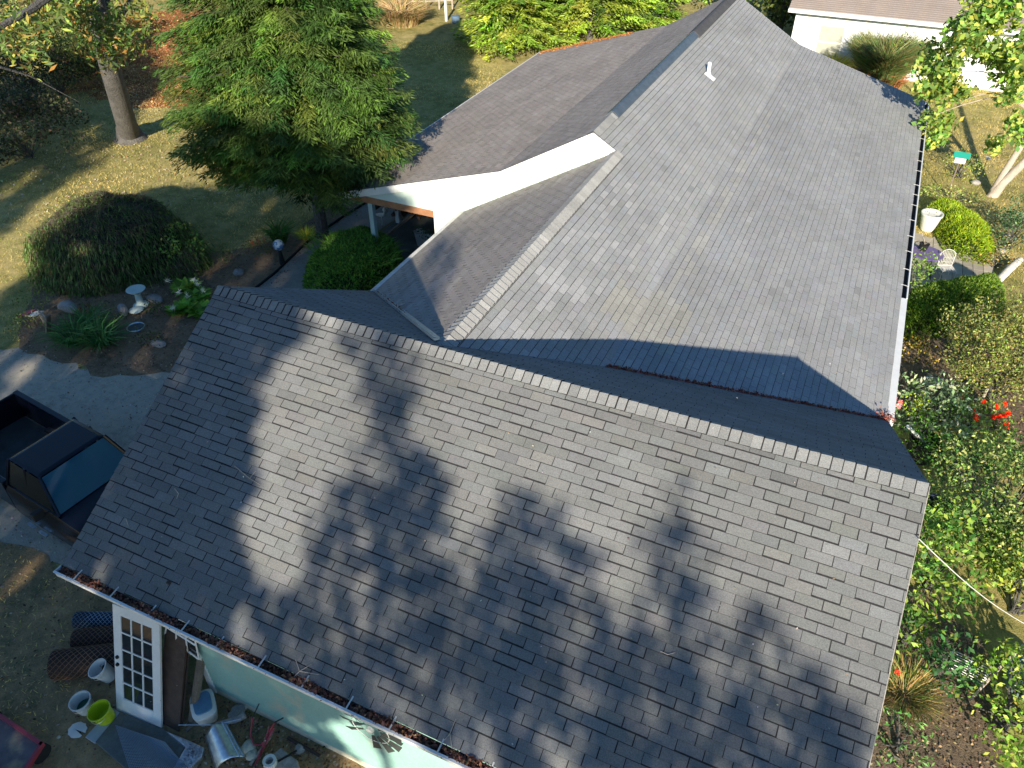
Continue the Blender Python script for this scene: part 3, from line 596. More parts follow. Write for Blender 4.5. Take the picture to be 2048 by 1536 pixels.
cs = []
for (px, py, d, n, sx, sy) in [(30, 30, 26, 10, 45, 25), (110, 20, 27, 12, 50, 20), (225, 55, 28, 12, 35, 28), (190, 95, 28.5, 9, 25, 18), (90, 70, 27, 9, 40, 18), (270, 30, 28, 5, 25, 18), (160, 10, 27, 8, 30, 20), (30, 95, 24, 4, 25, 12), (260, 75, 28, 3, 15, 12)]:
    for _ in range(n): p = A(px + rng.normal(0, sx), py + rng.normal(0, sy), d + rng.normal(0, .8)); cs.append((*p, rng.uniform(.3, .6)))
clumps(cs, 170, .26, [(.07, .13, .04), (.10, .17, .05), (.20, .24, .06), (.24, .16, .05), (.06, .10, .035)], M['leaf'], 'crown', tr, up=-.1, asp=.28, flat=1.25, shell=.1)
# top right tree with two pale stems
b1 = G(1983, 392); tr = thing('catalpa_tree', 'leafy tree with two pale leaning stems right of the roof', 'tree', (b1[0], b1[1], 0))
g = MB(); s1 = b1 + [.9, .35, 1.9]; s2 = b1 + [.35, .5, 1.8]
g.tube([b1 - [0, 0, .1], b1 + [.2, .1, .5], s1, s1 + [1.0, .6, 1.8], s1 + [1.6, 1.2, 3.6]], [.2, .15, .12, .10, .04], 9); g.tube([b1 + [0, .05, 0], b1 + [.1, .2, .7], s2, s2 + [-.1, .9, 1.6], s2 + [-.5, 1.3, 3.2]], [.15, .12, .10, .08, .03], 9)
for a in [(1850, 150, 29), (1900, 90, 29), (1960, 40, 29), (1870, 230, 29.5), (2010, 100, 29), (1930, 200, 29.5), (2030, 200, 29.5)]: limb(g, s2 + [-.05, .5, .9] + rng.normal(0, .15, 3), A(*a), .035, .008, .12)
g.build('trunk', M['palebark'], tr, smooth=50)
cs = []
for (px, py, d, n, sx, sy) in [(1990, 30, 26, 26, 42, 25), (1930, 90, 26, 18, 35, 18), (1880, 140, 26, 16, 25, 18), (2010, 110, 26.5, 18, 30, 22), (1860, 185, 26, 8, 16, 12), (1905, 175, 26.5, 8, 22, 12), (2025, 190, 27, 4, 16, 10), (1880, 245, 27, 9, 22, 12), (1990, 285, 28, 4, 14, 8), (1930, 55, 26, 9, 18, 14), (2040, 260, 26, 8, 16, 14), (1870, 285, 26, 4, 12, 6), (2040, 150, 26, 9, 20, 22)]:
    for _ in range(n): p = A(px + rng.normal(0, sx * .8), py + rng.normal(0, sy * .8), d + 3.2 + rng.normal(0, .5)); cs.append((*p, rng.uniform(.25, .5)))
clumps(cs, 300, .21, [(.10, .20, .05), (.16, .27, .06), (.24, .33, .08), (.30, .34, .08), (.08, .15, .04)], M['leaf'], 'crown', tr, up=.5, asp=.62, shell=.2)
# dark evergreen at the right edge
def bush(name, label, c, rad, n, r, cols, cat='shrub', size=.09, per=260, asp=.5, mat_='leaf', group=None, up=.3, stems=True, low=.05, zmin=-.25, jit=.22, cj=.18):
    c = np.array(c, float); t = thing(name, label, cat, (c[0], c[1], 0), group=group)
    cs = ell_clumps(c, rad, n, r, .35, zmin, low)
    if stems:
        g = MB()
        for q in cs[::4]: g.tube([(c[0] + rng.normal(0, .06), c[1] + rng.normal(0, .06), 0), (c[0] * .5 + q[0] * .5, c[1] * .5 + q[1] * .5, q[2] * .65), q[:3]], [.02, .014, .006], 4, caps=False)
        g.build('stems', M['bark'], t)
    clumps(cs, per, size, cols, M[mat_], 'foliage', t, up=up, asp=asp, jit=jit, clumpjit=cj); return t
bush('holly_shrub', 'dark glossy evergreen shrub at the right edge beyond the clipped hedge', (10.2, 18.4, .6), (.8, .9, .9), 50, .3, [(.02, .06, .03), (.05, .11, .05), (.10, .17, .10)], per=380)
# woods at the upper left and top
DK = [(.03, .05, .018), (.05, .08, .022), (.09, .12, .03), (.02, .035, .015)]
WT = [(-44, 32, 5, 12), (-40, 38, 5.5, 13), (-36, 35, 4.5, 12), (-31, 36, 4.5, 13), (-27, 39, 4.5, 12), (-50, 27, 5.5, 12), (-46, 20, 4.5, 9), (-24, 42, 4, 12), (-19.5, 44, 3.5, 11)]
wl_ = ['behind the orange leaf litter at its left', 'at the back of the upper left wood', 'behind the orange leaf litter', 'behind the right end of the leaf litter', 'behind the hemlock', 'at the far left of the wood', 'nearest the left edge of the photo', 'left of the lawn gap', 'beyond the pale grass by the lawn gap']
for (x, y, r, h), lb in zip(WT, wl_):
    t = thing('woodland_tree', 'dark leafy tree ' + lb, 'tree', (x, y, 0), group='woodland trees at the upper left'); g = MB(); g.tube([(x, y, 0), (x + .2, y, h * .5), (x, y, h * .8)], [.3, .22, .08], 8)
    cs = ell_clumps((x, y, h * .52), (r, r, h * .46), 75, 1.0, .5, -1, .5)
    for q in cs[::6]: g.tube([(x, y, max(1, q[2] - 1.5)), q[:3]], [.09, .02], 5, caps=False)
    g.build('trunk', M['bark'], t); clumps(cs, 60, .38, DK, M['leaf'], 'crown', t)
# green trees behind the ridge, birch trunk
for (x, y, r, h, lb) in [(-4.5, 43.5, 2.6, 8, 'bright green leafy tree behind the pale trunk at the top'), (-2.2, 47, 3, 9, 'dark leafy tree directly behind the top of the roof ridge'), (-.8, 41.5, 1.6, 6, 'dark leafy tree left of the white house corner'), (-9.5, 45, 3.4, 10, 'dark leafy tree behind the sunlit spruces'), (-1.6, 52, 3.5, 10, 'dark leafy tree farthest back above the ridge')]:
    t = thing('leafy_tree', lb, 'tree', (x, y, 0)); g = MB(); g.tube([(x, y, 0), (x, y, h * .7)], [.2, .07], 8); cs = ell_clumps((x, y, h * .5), (r, r, h * .45), 60, .7, .4, -1, .3)
    g.build('trunk', M['bark'], t); clumps(cs, 110, .26, [(.08, .16, .03), (.14, .24, .05), (.2, .3, .06)] if 'bright' in lb else DK, M['leaf'], 'crown', t)
p = G(1330, 42); t = thing('birch_tree', 'pale barked tree at the end of the spruce row, above the roof ridge', 'tree', (p[0], p[1], 0)); g = MB()
g.tube([p, p + [.1, 0, 2.5], p + [.3, 0, 6], p + [.2, .2, 9]], [.24, .2, .16, .1], 10); g.build('trunk', M['birch'], t, smooth=50); cs = ell_clumps(p + [.3, .3, 8], (2.2, 2.2, 2.2), 40, .6)
clumps(cs, 110, .24, [(.10, .18, .04), (.16, .25, .05)], M['leaf'], 'crown', t)
# undergrowth left edge
for i, (px, py, rx, h, cols, lb) in enumerate([(60, 315, 1.9, 2.6, [(.05, .06, .03), (.10, .08, .06), (.03, .045, .02)], 'dark bronze leaved shrub at the left edge above the lawn'), (40, 230, 2.3, 3.4, [(.03, .045, .02), (.07, .05, .04)], 'tall dark shrub behind the bronze one at the left edge'), (120, 190, 2.0, 3.0, [(.03, .05, .02), (.16, .18, .05), (.06, .08, .03)], 'dark shrub left of the leaning walnut trunk'), (150, 130, 2.2, 3.2, [(.05, .07, .025), (.12, .14, .04)], 'green shrub beside the orange leaf litter')]):
    p = G(px, py); bush('understory_shrub', lb, (p[0], p[1], h * .45), (rx * 1.2, rx * 1.15, h * .55), 95, .5, cols, size=.14, per=300, cj=.3)

# ================================================================== NEIGHBOUR HOUSE
YN = 35.0; nb = thing('neighbour_house', 'white sided house with brown shingle roof at the upper right', 'house', (0, 0, 0))
xa, xb = GY(1590, 40, YN)[0], 16.0; ez = 2.75
g = MB(); sg = (RZ, 0)
siding('wall', (xa, YN), (xb, YN), 0, lambda s: ez - .1, (0, -1), mat('white_siding', (.74, .76, .75), .5, n1=(2, .04)), .13, nb)
siding('wall', (xa, YN + 8), (xa, YN), 0, lambda s: ez - .1 + .4 * (4 - abs(s - 4)), (-1, 0), M['white'], .2, nb)
g = MB(); x0 = xa - .35; z0 = ez
g.poly([(x0, YN - .4, z0), (xb, YN - .4, z0), (xb, YN + 4, z0 + 1.9), (x0, YN + 4, z0 + 1.9)]); g.poly([(xb, YN + 8.4, z0), (x0, YN + 8.4, z0), (x0, YN + 4, z0 + 1.9), (xb, YN + 4, z0 + 1.9)])
for i in range(32):
    a = i / 32; y = YN - .4 + 4.4 * a; z = z0 + 1.9 * a; g.poly([(x0, y, z + .03), (xb, y, z + .03), (xb, y + .15, z + .074), (x0, y + .15, z + .074)]); g.poly([(x0, y, z), (xb, y, z), (xb, y, z + .03), (x0, y, z + .03)])
g.build('roof', M['nroof'], nb)
g = MB(); g.box2((x0, YN - .54, z0 - .16), (xb, YN - .4, z0 + .0)); g.build('gutter', M['white'], nb)
g = MB(); g.box2((xa, YN - .4, z0 - .2), (xb, YN, z0 - .16)); g.build('soffit', M['dirtywhite'], nb)
wa, wb = GY(1640, 62, YN), GY(1668, 100, YN); x1, x2 = wa[0], wb[0] + .25; zt = GY(1655, 52, YN)[2]; zb = zt - 1.45
fr = MB(); fr.box2((x1 - .07, YN - .05, zb - .07), (x1, YN + .03, zt + .07)); fr.box2((x2, YN - .05, zb - .07), (x2 + .07, YN + .03, zt + .07)); fr.box2((x1, YN - .05, zt), (x2, YN + .03, zt + .07)); fr.box2((x1 - .1, YN - .08, zb - .11), (x2 + .1, YN + .03, zb - .04)); fr.box2((x1, YN - .045, (zt + zb) / 2 - .03), (x2, YN + .02, (zt + zb) / 2 + .03))
F_ = fr.build('window', M['white'], nb); g = MB(); g.box2((x1, YN - .03, zb), (x2, YN - .018, zt)); g.build('blind', M['blind'], F_)

# ================================================================== ORNAMENTAL GRASSES, HEDGES AND SHRUBS ON THE RIGHT
def grass(name, label, c, r, n, L, w_, cols, spread=.6, cat='grass clump', seg=2, group=None, up=1.):
    t = thing(name, label, cat, (c[0], c[1], 0), group=group); P = disc(c, r, r, n); blades('blades', P, L, w_, cols, M['leaf'], t, spread, up, centre=np.array([c[0], c[1], 0])); return t
p = G(1762, 158); cgr = (p[0], 33.4)
t = grass('ornamental_grass', 'tall bushy ornamental grass with reddish lower stems by the white house', cgr, .8, 6500, 2.3, .035, [(.08, .14, .05), (.13, .18, .07), (.19, .16, .08)], .22)
P = disc(cgr, .9, .9, 1400); blades('red_stems', P, 1.2, .03, [(.30, .12, .06), (.22, .10, .06), (.35, .2, .1)], M['leaf'], t, .6)
p = G(1672, 122); grass('ornamental_grass', 'smaller yellow ornamental grass under the white house window', (p[0] + .15, 33.7), .5, 1200, 1.2, .03, [(.40, .38, .06), (.30, .33, .06)], .5)
p = G(1790, 140); bush('sapling', 'thin bright green sapling behind the tall ornamental grass', (p[0] + .1, 34.2, 1.6), (.35, .35, 1.0), 16, .22, [(.15, .28, .05)], 'sapling', .10)
def gb(*a): return G(*a)[:2]
def hedge(name, label, poly, h, n, cols, size=.11, cat='hedge', dome=.35, w_=.035):
    """clipped shrub: outline polygon on the ground, short shoots standing out of a domed surface"""
    c = np.mean([p[:2] for p in poly], 0); t = thing(name, label, cat, (c[0], c[1], 0)); P = scatter(poly, n); pc = P[:, :2] - c
    R = np.max([np.linalg.norm(np.array(q[:2]) - c) for q in poly]); rr = []
    pl = np.array([q[:2] for q in poly]); e = np.full(len(P), 9.)
    for i in range(len(pl)):
        a, b = pl[i], pl[(i + 1) % len(pl)]; ab = b - a; tt = np.clip(((P[:, :2] - a) @ ab) / (ab @ ab), 0, 1); e = np.minimum(e, np.linalg.norm(P[:, :2] - a - tt[:, None] * ab, axis=1))
    top = h * np.clip(1 - np.exp(-e / dome * 1.7), .05, 1); lump = .06 * np.sin(P[:, 0] * 5) * np.sin(P[:, 1] * 6)
    P[:, 2] = (top + lump) * np.where(rng.random(len(P)) < .75, 1, rng.random(len(P)))
    out = np.concatenate([pc / (np.linalg.norm(pc, axis=1, keepdims=True) + .1) * np.exp(-e / dome)[:, None] * 1.2, np.ones((len(P), 1)) * .8], 1)
    D = nrm(out + rng.normal(0, .45, (len(P), 3)))
    leafmesh('foliage', P, D, size * rng.uniform(.7, 1.4, len(P)), w_, pal(cols, len(P), .25), M['leaf'], t)
    g = MB(); s_ = .7; g.poly([(c[0] + (q[0] - c[0]) * s_, c[1] + (q[1] - c[1]) * s_, h * .5) for q in pl]); n_ = len(pl)
    for i in range(n_): a, b = [(c[0] + (q[0] - c[0]) * s_, c[1] + (q[1] - c[1]) * s_) for q in (pl[i], pl[(i + 1) % n_])]; g.poly([(*a, 0), (*b, 0), (*b, h * .5), (*a, h * .5)])
    g.build('inner_twigs', mat('twigs_dark', (.03, .045, .015), .9), t); return t
def gpoly(pts, z=0.): return [tuple(G(a, b, z)[:2]) for a, b in pts]
LG = [(.18, .28, .02), (.24, .34, .025), (.30, .38, .03), (.12, .20, .02)]
hedge('boxwood_hedge', 'bright green low clipped hedge beside the white planter', gpoly([(1850, 405), (1880, 396), (1930, 418), (1988, 455), (1996, 490), (1978, 512), (1930, 502), (1893, 482), (1878, 455), (1870, 425)], .4), .75, 14000, LG)
hedge('yew_hedge', 'long dark green hedge along the near edge of the paved patio', gpoly([(1800, 585), (1830, 572), (1900, 560), (1960, 550), (2010, 562), (2022, 600), (1990, 625), (1930, 640), (1870, 650), (1812, 650)], .5), .9, 20000, [(.09, .17, .03), (.14, .25, .03), (.20, .30, .03), (.05, .10, .025)], .15)
OL = [(.10, .15, .04), (.17, .22, .06), (.24, .27, .08), (.20, .17, .09)]
bush('spirea_shrub', 'large fine leaved olive green shrub on a bare stem at the right', (*gb(1985, 800), 1.5), (1.55, 1.7, .95), 150, .34, OL, size=.07, per=900, zmin=-.6)
bush('honeysuckle_shrub', 'green shrub hard against the right edge below the dark hedge', (*(G(2060, 790)[:2]), 1.0), (.8, 1.0, .9), 40, .3, [(.14, .24, .05), (.2, .3, .06)], size=.07, per=420)
bush('clematis_shrub', 'small green shrub against the gutter beside the dark hedge', (*gb(1812, 625), 1.0), (.35, .5, .9), 26, .25, [(.10, .18, .04), (.16, .24, .06)], size=.08, per=300)
bush('golden_groundcover', 'golden yellow mound of leaves below the white gutter', (*gb(1822, 712), .12), (.7, .6, .25), 26, .2, [(.42, .34, .06), (.34, .32, .07), (.38, .24, .07)], 'plant', .07, per=400, stems=False)
GG = [(.22, .30, .22), (.30, .36, .28), (.16, .25, .16), (.12, .2, .1)]
bush('lambs_ear_plant', 'tangle of grey green leafy perennials beside the white gutter end', (*gb(1850, 850), .55), (.95, 1.1, .6), 70, .24, GG, 'plant', .13, per=230, asp=.45)
bush('dahlia_leaves', 'bright green leafy patch under the red flowers', (*gb(1935, 870), .4), (.9, .9, .45), 55, .22, [(.12, .25, .05), (.2, .32, .08), (.3, .36, .12)], 'plant', .10, per=260)
bush('hosta_plant', 'deep green leafy plant in shade beside the roof corner', (*gb(1900, 935), .3), (.8, .7, .35), 36, .24, [(.03, .09, .03), (.06, .15, .04)], 'plant', .16, per=150)
bush('fern_patch', 'bright feathery green patch below the roof corner', (*gb(1822, 905), .5), (.45, .7, .5), 36, .2, [(.10, .26, .03), (.15, .3, .04)], 'plant', .07, per=420, asp=.3)
bush('lime_shrub', 'lime yellow round shrub beside the leaf filled gutter corner', (*gb(1806, 862), .7), (.28, .3, .35), 14, .16, [(.32, .40, .03)], 'shrub', .06, per=500)
bush('vine_shrub', 'big tangled leafy vine mound right of the front roof', (*gb(1980, 1080), 1.1), (1.5, 1.7, 1.1), 150, .34, [(.04, .09, .03), (.10, .18, .05), (.16, .24, .07), (.28, .33, .13)], 'vine', .08, per=520)
bush('vine_shrub', 'darker leafy vine mound against the right gable of the front roof', (*gb(1850, 1180), .9), (.7, 1.3, .9), 70, .3, [(.05, .13, .03), (.10, .2, .04), (.2, .28, .06)], 'vine', .12, per=240)
bush('vine_shrub', 'yellow green leafy vine mound above the wire rack', (*gb(2030, 1225), .9), (.8, .6, .6), 48, .28, [(.2, .28, .05), (.3, .36, .07), (.14, .22, .05)], 'vine', .11, per=260)
bush('vine_shrub', 'green leafy vine mound under the cable at the right edge', (*gb(2015, 1180), .8), (.9, .9, .6), 55, .3, [(.06, .12, .03), (.14, .2, .06), (.26, .32, .10)], 'vine', .09, per=420)
bush('weigela_shrub', 'bright lime green shrub in the lower right corner', (*gb(2000, 1450), .6), (.65, 1.1, .75), 80, .25, [(.10, .20, .03), (.18, .29, .05), (.28, .36, .08)], 'shrub', .11, per=300)
bush('nettle_patch', 'dark green leafy weeds under the right gable edge', (*gb(1800, 1290), .4), (.35, .8, .5), 36, .2, [(.04, .11, .03), (.08, .17, .04), (.2, .28, .06)], 'plant', .12, per=230)
bush('bean_plant', 'dark leafy plant standing in the side yard dirt', (*gb(1870, 1365), .5), (.35, .45, .55), 30, .18, [(.03, .10, .04), (.07, .17, .06)], 'plant', .11, per=260)
bush('weed_clump', 'low feathery green weeds at the bottom right beside the roof', (*gb(1795, 1500), .25), (.5, .6, .3), 26, .18, [(.08, .2, .06), (.12, .25, .08)], 'plant', .09, per=300, asp=.3)
grass('straw_grass', 'dry straw coloured grass between the right gable and the dirt path', gb(1808, 1390), .35, 500, .5, .012, [(.34, .25, .12), (.22, .2, .08), (.10, .14, .05)], 1.2)
bush('aster_plant', 'pale green perennials around the green bird feeder', (*gb(1915, 355), .4), (.75, 1.0, .5), 50, .22, [(.2, .32, .06), (.28, .36, .08), (.34, .36, .12)], 'plant', .08, per=300, asp=.3)
bush('perennial_bed', 'mixed low perennials in front of the clipped hedge', (*gb(1900, 408), .25), (1.0, .6, .3), 40, .2, [(.22, .3, .08), (.3, .32, .14), (.12, .2, .06)], 'plant', .08, per=300)
bush('sedum_plant', 'dusty green low plant at the end of the patio', (*gb(1990, 535), .2), (.7, .5, .3), 30, .18, [(.18, .22, .10), (.30, .28, .14), (.35, .22, .08)], 'plant', .07, per=300)
bush('perennial_bed', 'pale tufted perennials beside the white barked log', (*gb(1996, 500), .2), (.4, .5, .3), 20, .16, [(.35, .34, .16), (.22, .3, .08)], 'plant', .08, per=300, asp=.25)

# ================================================================== GARDEN OBJECTS, RIGHT
def obj1(name, label, cat, g, m, group=None, **k): o = g.build(name, m, **k); return tag(o, label, cat, group)
# patio of pavers
PT = gpoly([(1822, 470), (1870, 478), (1940, 505), (1985, 545), (1990, 570), (1900, 585), (1790, 585), (1790, 470)])
PTc = [PT[i] for i in range(len(PT))]
g = MB(); xs = [q[0] for q in PT]; ys = [q[1] for q in PT]
g.poly([(q[0], q[1], .02) for q in PT], 1)
x = min(xs)
while x < max(xs):
    y = min(ys) + rng.uniform(0, .2)
    while y < max(ys):
        cx, cy = x + .14, y + .28
        if inpoly(np.array([[cx, cy]]), PT)[0]: f = rng.uniform(.8, 1.15); g.box((cx, cy, .035), (.27, .55, .03), None, 0, (.40 * f, .36 * f, .30 * f))
        y += .565
    x += .285
o = g.build('patio', [M['paver'], M['dirt']]); tag(o, kind='structure')
# white planter
p = G(1853, 460); t = thing('planter', 'large white tapered planter beside the clipped hedge', 'planter', (p[0], p[1], 0))
g = MB(); g.lathe([(.0, .02), (.20, .02), (.22, .06), (.31, .54), (.34, .56), (.34, .61), (.30, .61), (.28, .54), (.0, .54)], (p[0], p[1], 0), 28); g.build('pot', M['plasw'], t, smooth=40)
clumps([(p[0], p[1], .60, .22)], 500, .07, [(.12, .16, .08), (.25, .2, .14)], M['leaf'], 'foliage', t)
bush('potted_shrub', 'dark leafy shrub between the planter and the gutter', (p[0] - .62, p[1] + .35, .5), (.22, .3, .4), 10, .18, [(.03, .06, .025), (.08, .12, .05)], per=300)
# purple table with plant pot, wire chair
p = G(1845, 548); p[0] -= .1; t = thing('garden_table', 'round purple topped garden table on the patio', 'table', (p[0], p[1], 0))
g = MB(); g.lathe([(0, .70), (.46, .70), (.48, .685), (.46, .67), (0, .67)], (p[0], p[1], 0), 36); g.build('table_top', mat('purple', (.16, .12, .27), .45, n1=(5, .15)), t)
for a in range(4): g = MB(); q = math.pi / 4 + a * math.pi / 2; g.tube([(p[0] + .2 * math.cos(q), p[1] + .2 * math.sin(q), .67), (p[0] + .42 * math.cos(q), p[1] + .42 * math.sin(q), .04)], .018, 6); g.build('leg', M['dark'], t)
g = MB(); g.lathe([(0, .0), (.10, .0), (.14, .2), (.15, .21), (.12, .2), (0, .18)], (p[0] - .12, p[1] + .12, .702), 16)
tag(g.build('plant_pot', M['dark'], smooth=40), 'black plant pot standing on the purple table', 'pot')
g = MB()
for i in range(7): g.tube([(p[0] - .12, p[1] + .12, .88), (p[0] - .12 + rng.normal(0, .15), p[1] + .12 + rng.normal(0, .15), 1.15)], .006, 4)
tag(g.build('dead_plant', M['palebark']), 'bare dead stems standing in the black pot on the table', 'plant')
c = G(1885, 560); t = thing('wire_chair', 'white wire garden chair on the patio beside the purple table', 'chair', (c[0], c[1], 0)); w5 = M['dirtywhite']
ux, uy = np.array([.92, .38, 0]), np.array([-.38, .92, 0])
def lp(a, b, z): return c + ux * a * .85 + uy * b * .85 + [0, 0, z * .9]
g = MB(); bk = [lp(-.24, .22, .42), lp(-.26, .27, .85), lp(-.14, .3, .95), lp(0, .31, .98), lp(.14, .3, .95), lp(.26, .27, .85), lp(.24, .22, .42)]
g.tube(bk, .011, 6)
for i in range(-4, 5): a = i * .05; g.tube([lp(a, .22, .44), lp(a * 1.05, .31, .95 - abs(a) * .3)], .006, 4)
for z in (.55, .7): g.tube([lp(-.25, .24, z), lp(.25, .24, z)], .006, 4)
g.build('backrest', w5, t)
g = MB(); g.tube([lp(-.24, .22, .44), lp(-.24, -.22, .44), lp(.24, -.22, .44), lp(.24, .22, .44), lp(-.24, .22, .44)], .011, 6)
for i in range(-4, 5): g.tube([lp(i * .05, -.22, .44), lp(i * .05, .22, .44)], .006, 4)
for i in range(-3, 4): g.tube([lp(-.24, i * .06, .445), lp(.24, i * .06, .445)], .006, 4)
g.build('seat', w5, t)
for a, b in ((-1, -1), (1, -1), (-1, 1), (1, 1)): g = MB(); g.tube([lp(a * .23, b * .21, .44), lp(a * .27, b * .25, .03)], .011, 6); g.build('leg', w5, t)
# bird feeder
p = G(1893, 392); t = thing('bird_feeder', 'bird feeder with a teal green roof on a post among the perennials', 'bird feeder', (p[0], p[1], 0))
g = MB(); g.tube([p, p + [0, 0, 1.25]], .025, 6); g.build('post', M['wood'], t)
g = MB(); g.box(p + [0, 0, 1.36], (.34, .22, .22)); g.build('body', M['plasw'], t); tl = mat('teal_paint', (.02, .30, .24), .45)
g = MB(); z = p[2] + 1.47
g.add([(p[0] - .26, p[1] - .2, z), (p[0] + .26, p[1] - .2, z), (p[0] + .26, p[1] + .2, z), (p[0] - .26, p[1] + .2, z), (p[0] - .26, p[1], z + .14), (p[0] + .26, p[1], z + .14)], [(0, 1, 5, 4), (2, 3, 4, 5), (0, 4, 3), (1, 2, 5), (3, 2, 1, 0)]); g.build('feeder_roof', tl, t)
p = G(1967, 338); t = thing('garden_lamp', 'small solar path lamp on the dry lawn left of the pale stems', 'lamp', (p[0], p[1], 0))
g = MB(); g.tube([p, p + [0, 0, .42]], .012, 6); g.build('stake', M['dark'], t); g = MB(); g.lathe([(.05, .36), (.06, .42), (.10, .43), (.10, .45), (0, .47)], p, 14); g.build('lamp_head', M['metal'], t, smooth=40)
# log, stones
pa, pb = G(1992, 568), G(2040, 520, .3)
g = MB(); g.tube([pa + [0, 0, .08], (pa + pb) / 2 + [0, 0, .1], pb], [.11, .12, .10], 10); obj1('log', 'white barked log lying propped beside the patio', 'log', g, M['birch'], smooth=50)
def rock(name, label, c, r, n=1, m='stone', sq=(1, 1, .6), group=None):
    g = MB(); n1, n2 = 10, 7; vs = []
    for i in range(n2 + 1):
        for j in range(n1):
            th = math.pi * i / n2; ph = 2 * math.pi * j / n1; k = r * (1 + .12 * math.sin(3 * ph + c[0] * 7) * math.sin(2 * th + c[1]) + rng.normal(0, .03))
            vs.append((c[0] + k * sq[0] * math.sin(th) * math.cos(ph), c[1] + k * sq[1] * math.sin(th) * math.sin(ph), c[2] + r * sq[2] * .6 + k * sq[2] * math.cos(th)))
    g.add(vs, [(i * n1 + j, i * n1 + (j + 1) % n1, (i + 1) * n1 + (j + 1) % n1, (i + 1) * n1 + j) for i in range(n2) for j in range(n1)])
    return obj1(name, label, 'rock', g, M[m], group, smooth=True)
for (px, py, r, lb) in [(2012, 480, .2, 'rounded grey rock beyond the hedge at the right'), (1925, 492, .13, 'small pale rock at the near edge of the clipped hedge'), (2000, 505, .16, 'pale rock beside the white log'), (1950, 368, .16, 'pale rock by the perennials under the tree'), (1975, 560, .12, 'small rock at the right corner of the patio')]: rock('rock', lb, G(px, py), r)
# grey board sheet standing among plants
a, b, c_, d = G(1849, 752, .55), G(1888, 757, .55), G(1886, 775, .3), G(1849, 770, .3)
g = MB(); ab = nrm(b - a); ad = nrm(d - a); g.box((a + b + c_ + d) / 4, (np.linalg.norm(b - a), np.linalg.norm(d - a), .02), (ab, ad, np.cross(ab, ad)))
obj1('glass_sheet', 'pale grey glass sheet lying tilted on the grey green perennials', 'panel', g, mat('greyglass', (.28, .34, .34), .15, n1=(4, .2)))
# red dahlias
FC = [(1924, 799, 1), (1945, 820, 1), (1954, 832, 1), (1968, 804, 1), (1993, 813, 1), (1988, 834, 1), (1998, 834, 1), (2009, 832, 1), (2016, 827, 1), (2012, 848, 1), (2013, 858, 1), (2010, 808, 0), (1953, 838, 1), (1795, 745, 2), (1790, 797, 2), (1801, 805, 2), (1797, 812, 2)]
FL_ = ['leftmost red dahlia bloom, on the grey green leaves', 'upper of the two red dahlia blooms in the middle of the bed', 'lower right of the paired red dahlia blooms in the middle of the bed', 'red dahlia bloom nearest the base of the olive shrub', 'red dahlia bloom standing alone on bare earth beyond the others', 'left bloom of the tight row of red dahlias', 'second bloom from the left in the tight row of red dahlias', 'third bloom from the left in the tight row of red dahlias', 'rightmost bloom of the tight row of red dahlias', 'upper of the two red dahlias nearest the right edge', 'lowest red dahlia bloom near the right edge', 'dark red dahlia bloom farthest back near the right edge', 'lowest of the red dahlia blooms in the middle of the bed',
       'pink rose bloom farthest up the white gutter', 'pink rose bloom half hidden behind the gutter end', 'upper of the two touching pink roses below the gutter end', 'lowest pink rose bloom, under its twin by the gutter end']
for i, (px, py, kk) in enumerate(FC):
    z = .62 if kk < 2 else .8; c = G(px, py, z); t = thing('flower', FL_[i], 'flower', (c[0], c[1], 0), group='red dahlia blooms in the right garden bed' if kk < 2 else 'pink rose blooms by the gutter')
    g = MB(); g.tube([(c[0], c[1], 0), (c[0], c[1], z)], .006, 4); g.build('stem', mat('stem_green', (.08, .18, .04)) if i == 0 else bpy.data.materials['stem_green'], t)
    n = 46; D = rdir(n) + [0, 0, .35]; col = pal([(.75, .06, .02)] if kk < 2 else [(.75, .25, .40), (.7, .4, .5)], n, .12); leafmesh('bloom', c + nrm(D) * .035, D, .07, .045, col, M['leaf'], t)
c = G(1795, 1343, .45); t = thing('flower', 'single red flower low beside the right gable edge', 'flower', (c[0], c[1], 0)); leafmesh('bloom', c + rdir(40) * .03, rdir(40), .07, .045, pal([(.75, .06, .03)], 40, .1), M['leaf'], t); g = MB(); g.tube([(c[0], c[1], 0), c], .006, 4); g.build('stem', bpy.data.materials['stem_green'], t)
# black bin and stake, striped cat-like ornament left out; wooden stake
p = G(1835, 915); t = thing('garden_bin', 'black open topped garden bin among the plants below the roof corner', 'bin', (p[0], p[1], 0)); g = MB(); g.lathe([(0, .02), (.26, .02), (.32, .55), (.34, .56), (.30, .55), (.25, .1), (0, .1)], p, 20); g.build('tub', M['rubber'], t, smooth=40)
g = MB(); g.tube([G(1957, 815), G(1976, 775, .5)], [.035, .03], 6); obj1('stake', 'short pale wooden stake leaning under the olive shrub', 'stake', g, M['palebark'])
p = G(1868, 1030); g = MB(); g.lathe([(0, .0), (.25, 0), (.3, .32), (.27, .32), (.22, .05), (0, .05)], p, 20); obj1('blue_tub', 'dark blue tub in shade beside the right gable', 'tub', g, mat('navy', (.02, .03, .07), .5), smooth=40)
for i, (a, b) in enumerate([((1880, 918), (1905, 905)), ((1990, 900), (1998, 880))]):
    q = G(*b, .35); g = MB(); g.add([q + [-.12, -.1, 0], q + [.14, -.06, .02], q + [.1, .14, .04], q + [-.08, .1, .02]], [(0, 1, 2, 3)])
